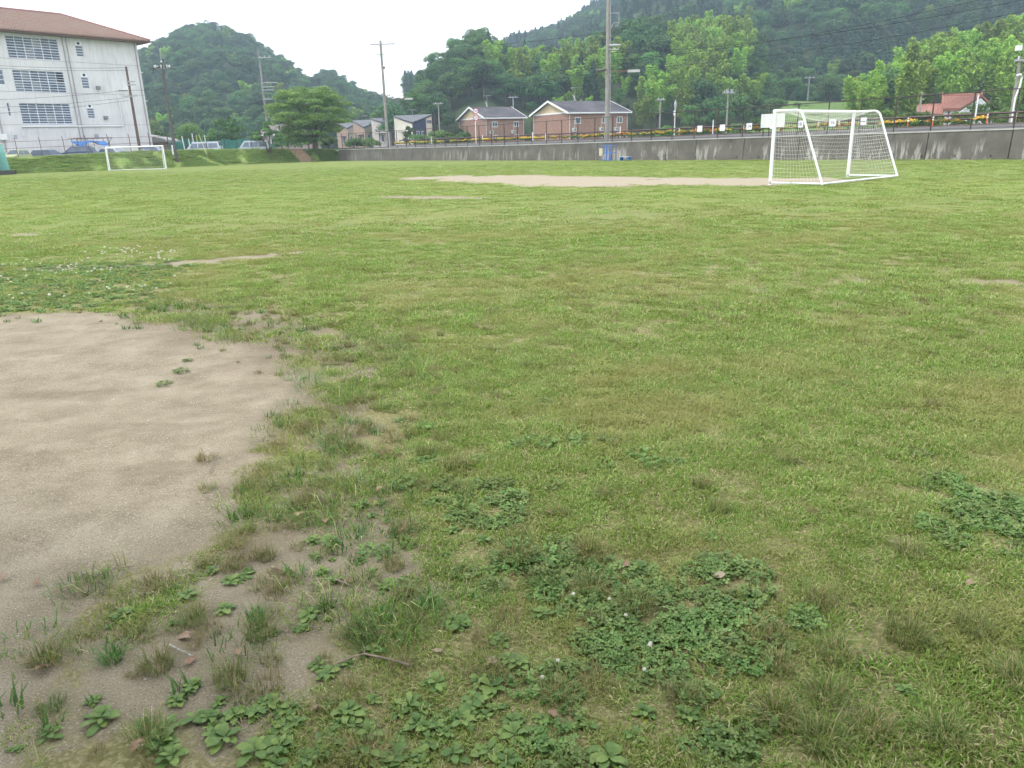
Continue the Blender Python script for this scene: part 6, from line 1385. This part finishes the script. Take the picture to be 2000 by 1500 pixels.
# larger single tufts
tall_p = [(lambda Q: fast_mesh('blades', Q[0], 4, m_tuft, {'c': Q[1]}))(blades(230, .07, .092, .45, .0028, .85, 570 + i, straw=(.2, .35, .5)[i])) for i in range(3)]
green_p = [(lambda Q: fast_mesh('blades', Q[0], 4, m_deepg, {'c': Q[1]}))(blades(130, .045, .085, .4, .0034, .95, 575 + i, straw=.1)) for i in range(2)]
tufts = [(600, 985, 1.2, 1), (640, 915, .9, 0), (690, 875, .9, 1), (700, 785, .8, 0), (683, 705, .8, 1), (660, 683, .8, 0), (830, 890, .9, 0), (885, 915, 1, 1), (905, 965, .9, 0), (1010, 1095, 1.25, 0), (1150, 1090, 1.15, 1), (1158, 1150, 1.0, 1), (1240, 1190, 1.1, 0), (840, 1185, .95, 3), (510, 1240, 1, 0), (310, 1305, 1, 0), (92, 1290, 1, 1), (1370, 950, .8, 2),
         (1540, 905, .9, 2), (1180, 970, .8, 2), (1405, 998, .8, 0), (1090, 1005, .8, 2), (1600, 1180, 1, 2), (1772, 1082, 1, 1), (1770, 1248, 1.2, 0), (1900, 1230, 1.0, 0), (1630, 1280, 1.1, 2), (1520, 1305, .9, 2), (1615, 1365, 1.1, 1), (1518, 1405, 1.05, 1), (1605, 1450, 1.2, 0), (1695, 1425, 1.1, 2), (1990, 1335, 1.2, 1), (1845, 1440, 1.0, 1), (1512, 1245, .8, 2),
         (960, 685, .8, 1), (912, 718, .8, 1), (1030, 715, .7, 0), (742, 757, .8, 0), (765, 700, .7, 1), (930, 640, .6, 1), (860, 655, .6, 0), (800, 735, .8, 1), (650, 855, .7, 0), (500, 1210, .9, 3), (450, 1330, 1.0, 0), (220, 1290, 1.1, 3), (290, 1440, 1.0, 1), (700, 1240, .8, 0), (770, 1110, .8, 2), (1060, 1150, .9, 3), (640, 1190, .8, 3), (1330, 1370, .9, 1), (1090, 1360, .9, 2), (380, 1215, .8, 0), (520, 1090, .8, 0)]
LT = {0: 'olive green upright grass tuft close to the ', 1: 'brown green upright grass tuft close to the ', 2: 'dry reddish brown grass tuft close to the ', 3: 'fresh dark green grass tuft close to the '}
for i, (px, py, sc, kd) in enumerate(tufts):
    g_ = gp(px, py); o = link('grass_tuft', (tall_p[kd] if kd < 3 else green_p[i % 2]), None, (g_[0], g_[1], zf(g_[0], g_[1])), (0, 0, i * 1.3), sc * .68); tag(o, LT[kd] + near_mark(px, py), 'grass tuft', 'single grass tufts')

# broad leaved plantain rosettes, each leaf its own piece
k = NT('plantain_leaf'); c_ = k.ramp(k.noise(k.coord('Object'), 22, 4), [(.3, (.090, .165, .036)), (.7, (.155, .245, .060))]); oi = k.n('ShaderNodeObjectInfo'); hs = k.n('ShaderNodeHueSaturation'); k.l(k.math('ADD', k.math('MULTIPLY', oi.outputs['Random'], .5), .72), hs.inputs['Value']); k.l(k.math('ADD', k.math('MULTIPLY', oi.outputs['Random'], -.035), .515), hs.inputs['Hue']); k.l(c_, hs.inputs['Color'])
k.color(hs.outputs['Color']); k.b.inputs['Roughness'].default_value = .48; tr = k.n('ShaderNodeBsdfTranslucent'); k.l(hs.outputs['Color'], tr.inputs['Color']); ms = k.n('ShaderNodeMixShader'); ms.inputs[0].default_value = .22; k.l(k.b.outputs[0], ms.inputs[1]); k.l(tr.outputs[0], ms.inputs[2]); k.l(ms.outputs[0], k.out.inputs['Surface']); m_plant = k.m
m_yleaf = mat('yellowed_leaf', (.30, .27, .06), .6, .2, 20)
def leaf_mesh(seed, L=.1, Wd=.046, pet=.3, arch=.5, wav=.006):
    rg = np.random.RandomState(seed); V = []; Fc = []; n = 9; ph = rg.rand() * 6
    for i in range(n):
        t = i / (n - 1); wv = .0035 if t < pet else .0035 + Wd / 2 * math.sin(math.pi * min(1, ((t - pet) / (1 - pet)) ** .85)) ** .8
        if i == n - 1: wv = .001
        x_ = L * t * (1 - .12 * t * t); z_ = L * (arch * t - arch * .95 * t * t) + .004; s_ = math.sin(t * 13 + ph) * wav * (t > pet); V += [(x_, wv, z_ + .18 * wv + s_), (x_, 0, z_), (x_, -wv, z_ + .18 * wv - s_)]
    for i in range(n - 1):
        a = i * 3; Fc += [(a, a + 1, a + 4, a + 3), (a + 1, a + 2, a + 5, a + 4)]
    me = bpy.data.meshes.new('leaf'); me.from_pydata(V, [], Fc); me.polygons.foreach_set('use_smooth', [True] * len(Fc)); me.materials.append(m_plant); return me
leafs = [leaf_mesh(600 + i, (.10, .11, .095, .12)[i % 4], (.036, .042, .048, .034)[i % 4], (.14, .2, .24, .16)[i % 4], (.4, .6, .75, .3)[i % 4], .0035) for i in range(6)]
ros = [(440, 1445, 1.25, 0), (385, 1405, 1.0, 0), (335, 1480, 1.1, 0), (500, 1470, 1.2, 0), (555, 1420, .9, 0), (600, 1485, 1.0, 0), (680, 1395, 1.0, 0), (722, 1435, 1.1, 0), (765, 1485, 1.2, 0), (832, 1425, 1.05, 0), (885, 1475, 1.1, 0), (800, 1380, .9, 0), (905, 1410, 1, 0), (1000, 1412, .95, 0), (960, 1345, .95, 0), (1012, 1298, 1.15, 0), (940, 1330, .9, 0), (852, 1335, .9, 1), (980, 1250, .8, 2), (900, 1222, .95, 1), (740, 1200, .9, 1), (752, 1148, .9, 1), (705, 1098, .7, 1), (645, 1062, 1.05, 1), (610, 1058, .9, 1), (630, 1120, .9, 1), (655, 1135, .8, 1),
       (705, 990, .95, 1), (690, 950, .75, 1), (778, 1005, .85, 1), (842, 955, .85, 1), (745, 985, .8, 1), (885, 1038, .8, 2), (945, 1058, 1.05, 2), (975, 1030, .8, 2), (1085, 1105, .9, 2), (1250, 1112, 1.0, 2), (960, 1115, .8, 2), (870, 1085, .75, 1), (925, 1165, .95, 1), (730, 1275, .85, 1), (640, 1320, .9, 1), (605, 1205, 1.0, 1), (560, 1120, .7, 1), (450, 1138, .95, 1), (415, 1120, .9, 1), (365, 1165, .95, 1), (440, 1192, .9, 1), (480, 1125, .8, 1), (590, 1230, .8, 1), (200, 1405, 1.05, 1), (95, 1438, .95, 1), (240, 1205, .85, 1), (215, 1225, .6, 1), (1190, 1485, 1.15, 2), (1080, 1470, 1.0, 2), (1345, 1405, 1.15, 2), (1322, 1255, .9, 2), (1360, 1250, 1.0, 2), (1060, 1200, .9, 2), (1095, 1200, .85, 2),
       (780, 822, .8, 1), (812, 835, .9, 1), (735, 895, .8, 1), (758, 898, .75, 1), (590, 818, .7, 1), (725, 1010, .8, 1), (375, 1345, .9, 1), (620, 1300, .8, 1), (1210, 1300, .8, 2), (1150, 1250, .8, 2), (1400, 1440, .9, 2), (1260, 1395, .9, 2), (330, 1420, .9, 0), (460, 1400, .9, 0), (700, 1470, 1.0, 0), (640, 1450, .9, 0), (820, 1475, .9, 0), (955, 1470, .9, 0), (1670, 1300, .7, 2), (1770, 1350, .7, 2), (1240, 1440, .9, 2), (1150, 1420, .8, 2)]
_r2 = np.random.RandomState(8)
for px, py, sc, kd in list(ros):
    if kd < 2 and py > 900 and _r2.rand() < .75: ros.append((px + _r2.normal() * 42, py + _r2.normal() * 22, sc * (.5 + .3 * _r2.rand()), kd))
for i_ in range(46): ros.append((_r2.uniform(280, 1060), _r2.uniform(1370, 1500), .55 + .45 * _r2.rand(), 0))
LRo = {0: 'plantain rosette in the dense weeds close to the ', 1: 'plantain rosette on thin soil close to the ', 2: 'plantain rosette among clover and turf close to the '}
for i, (px, py, sc, kd) in enumerate(ros):
    g_ = gp(px, py); e = empty('plantain', (g_[0], g_[1], zf(g_[0], g_[1]) - .002), rng.rand() * 6, ('large ' if sc > 1.0 else 'small ' if sc < .72 else '') + LRo[kd] + near_mark(px, py), 'plantain', 'plantain rosettes in the near ground'); e.scale = (sc * (.42 + .22 * rng.rand()),) * 2 + (sc * .40,); nl = rng.randint(9, 14)
    for j in range(nl):
        o = link('leaf', leafs[rng.randint(6)], e, (0, 0, .003 * j), (rng.normal() * .15, -.05 - .5 * rng.rand() * (j / nl), j * 2.4 + rng.rand() * .5), (.7 + .5 * rng.rand()) * (1 - .3 * j / nl))
    if rng.rand() < .18: yl = leafs[0].copy(); yl.materials[0] = m_yleaf; link('leaf', yl, e, (0, 0, .002), (0, .12, rng.rand() * 6), 1.0)['label'] = 'yellowed leaf'
# dead leaves and twigs
k = NT('dead_leaf'); oi = k.n('ShaderNodeObjectInfo'); c_ = k.ramp(oi.outputs['Random'], [(0, (.17, .09, .045)), (.4, (.24, .15, .09)), (.7, (.33, .27, .20)), (1, (.21, .11, .07))]); k.color(k.mix(.35, c_, k.ramp(k.noise(k.coord('Object'), 60, 4), [(.3, (.12, .07, .04)), (.7, (.4, .3, .22))]))); k.b.inputs['Roughness'].default_value = .7; m_dead = k.m
dl = []
for i in range(3):
    me = leaf_mesh(650 + i, .075, (.03, .036, .026)[i], .12, (.15, .5, -.2)[i], .003); me.materials[0] = m_dead; me.name = 'dead_leaf'; dl.append(me)
dead = [(1390, 1133, 'pinkish dry leaf lying on the turf beside the clover'), (1072, 1393, 'pale brown dry leaf lying below the clover patch'), (345, 1420, 'large pale dry leaf lying beside the weed cluster'), (380, 1240, 'curled rust brown leaf lying on the soil near the white stick'), (375, 1252, 'grey dry leaf lying on the soil near the white stick'), (385, 1287, 'rust brown leaf at the end of the white stick'), (468, 1290, 'rust brown crumpled leaf beside plantains'), (1078, 1008, 'dark red leaf in the turf beside the clover'), (571, 1013, 'brown leaf lying beside the tall tuft'), (1212, 1102, 'small pale leaf beside a plantain'), (16, 1128, 'pale leaf lying on the bare earth at the left edge'), (535, 1110, 'pale leaf beside the soil edge'), (640, 1018, 'small pale leaf on the soil between rosettes'), (104, 1308, 'small rust leaf below a grass tuft'), (690, 1145, 'brown leaf on the soil between plantains'), (610, 1395, 'brown leaf beside the dense weed cluster'), (255, 1478, 'brown leaf near the bottom edge of the soil'), (845, 1275, 'pale leaf on the soil beside the long twig'), (735, 965, 'pale flat leaf on the thin soil'), (70, 1140, 'thin pale leaf on the bare earth'), (950, 1300, 'small brown leaf in the weeds'), (1885, 1150, 'pale bleached leaf in the lawn')]
for i, (px, py, lab) in enumerate(dead):
    g_ = gp(px, py); o = link('dead_leaf', dl[i % 3], None, (g_[0], g_[1], zf(g_[0], g_[1]) + .012), (rng.normal() * .25, rng.normal() * .15, rng.rand() * 6), .5 + .35 * rng.rand()); tag(o, lab, 'leaf')
m_tw = mat('grey_twig', (.24, .19, .15), .9, .3, 40); m_wst = mat('bleached_stick', (.36, .34, .31), .8, .5, 60)
def twig(pts, r, m, label, branches=()):
    P_ = [gp(*p) for p in pts]; P_ = [np.array([p[0], p[1], zf(p[0], p[1]) + .012 + .006 * (i % 2)]) for i, p in enumerate(P_)]; b0 = P_[0].copy(); e = empty('twig', b0, 0, label, 'twig')
    MB().tube([p - b0 for p in P_], [r * (1 - .55 * i / (len(P_) - 1)) for i in range(len(P_))], 7).build('stem', m, e, smooth=True)
    for b_ in branches:
        Q_ = [gp(*p) for p in b_]; Q_ = [np.array([p[0], p[1], zf(p[0], p[1]) + .014]) - b0 for p in Q_]; MB().tube(Q_, [r * .6, r * .45, r * .25][:len(Q_)], 6).build('branch', m, e, smooth=True)
twig([(333, 1266), (350, 1278), (368, 1284), (378, 1291)], .004, m_wst, 'short bleached white stick lying on bare soil')
twig([(800, 1305), (760, 1296), (712, 1283), (690, 1292), (660, 1302)], .0045, m_tw, 'long thin brown twig lying across the soil among plantains', [[(712, 1283), (712, 1272), (708, 1260)]])
twig([(145, 1122), (190, 1134), (225, 1117), (252, 1104)], .003, m_tw, 'thin dark forked twig on the edge of the bare earth', [[(190, 1134), (160, 1128), (125, 1112)], [(225, 1117), (262, 1112), (276, 1100)]])
twig([(655, 1138), (672, 1147), (690, 1152)], .006, m_tw, 'short thick pale brown twig beside a plantain')
twig([(410, 930), (418, 905), (425, 895)], .0022, m_tw, 'thin upright dry sprig at the soil edge', [[(414, 918), (428, 902), (436, 898)]])

# long grass on the bank
m_bankg = leafmat('bank_blades', [(0, (.18, .29, .05)), (.6, (.31, .43, .09)), (.8, (.39, .44, .14)), (1, (.56, .52, .30))], .35, .5, rnd=.25)
bg_p = [(lambda Q: fast_mesh('bank_grass', Q[0], 4, m_bankg, {'c': Q[1]}))(blades(150, .5, .10, .45, .028, 1.3, 580 + i, straw=.22, flat=.55)) for i in range(4)]
nb = 5200; U = 1.6 + 5.35 * rng.rand(nb); W_ = rng.rand(nb); PBk = np.array([bank_pt(min(u, 6.99), q_) for u, q_ in zip(U, W_)]); kp = (fbm(PBk[:, 0] * .5, PBk[:, 1] * .5, 3, 15) > .33) & ~((U > us_ - .22) & (U < us_ + .16)); PBk = PBk[kp]; m = len(PBk)
scatter('bank_grass', PBk, np.stack([rng.normal(size=m) * .1, rng.normal(size=m) * .1, rng.rand(m) * 6.28], 1), .5 + .7 * rng.rand(m), rng.randint(4, size=m), rng.rand(m), [proto_obj('p', q_) for q_ in bg_p], 'long uneven grass growing on the bank', 'grass')
# ================================================================== HAZE
k = bpy.data.materials.new('haze_air'); k.use_nodes = True; k.cycles.homogeneous_volume = True; k.cycles.volume_sampling = 'DISTANCE'; t_ = k.node_tree; t_.nodes.clear(); o_ = t_.nodes.new('ShaderNodeOutputMaterial'); pv = t_.nodes.new('ShaderNodeVolumePrincipled')
pv.inputs['Color'].default_value = (.62, .80, 1.0, 1); pv.inputs['Density'].default_value = .0006; pv.inputs['Anisotropy'].default_value = .2; t_.links.new(pv.outputs[0], o_.inputs['Volume'])
hz = MB().box((-1500, -80, -1.5), (1600, 1100, 330)).build('haze', k); tag(hz, 'thin pale haze in the air over the whole valley', 'haze', kind='stuff')
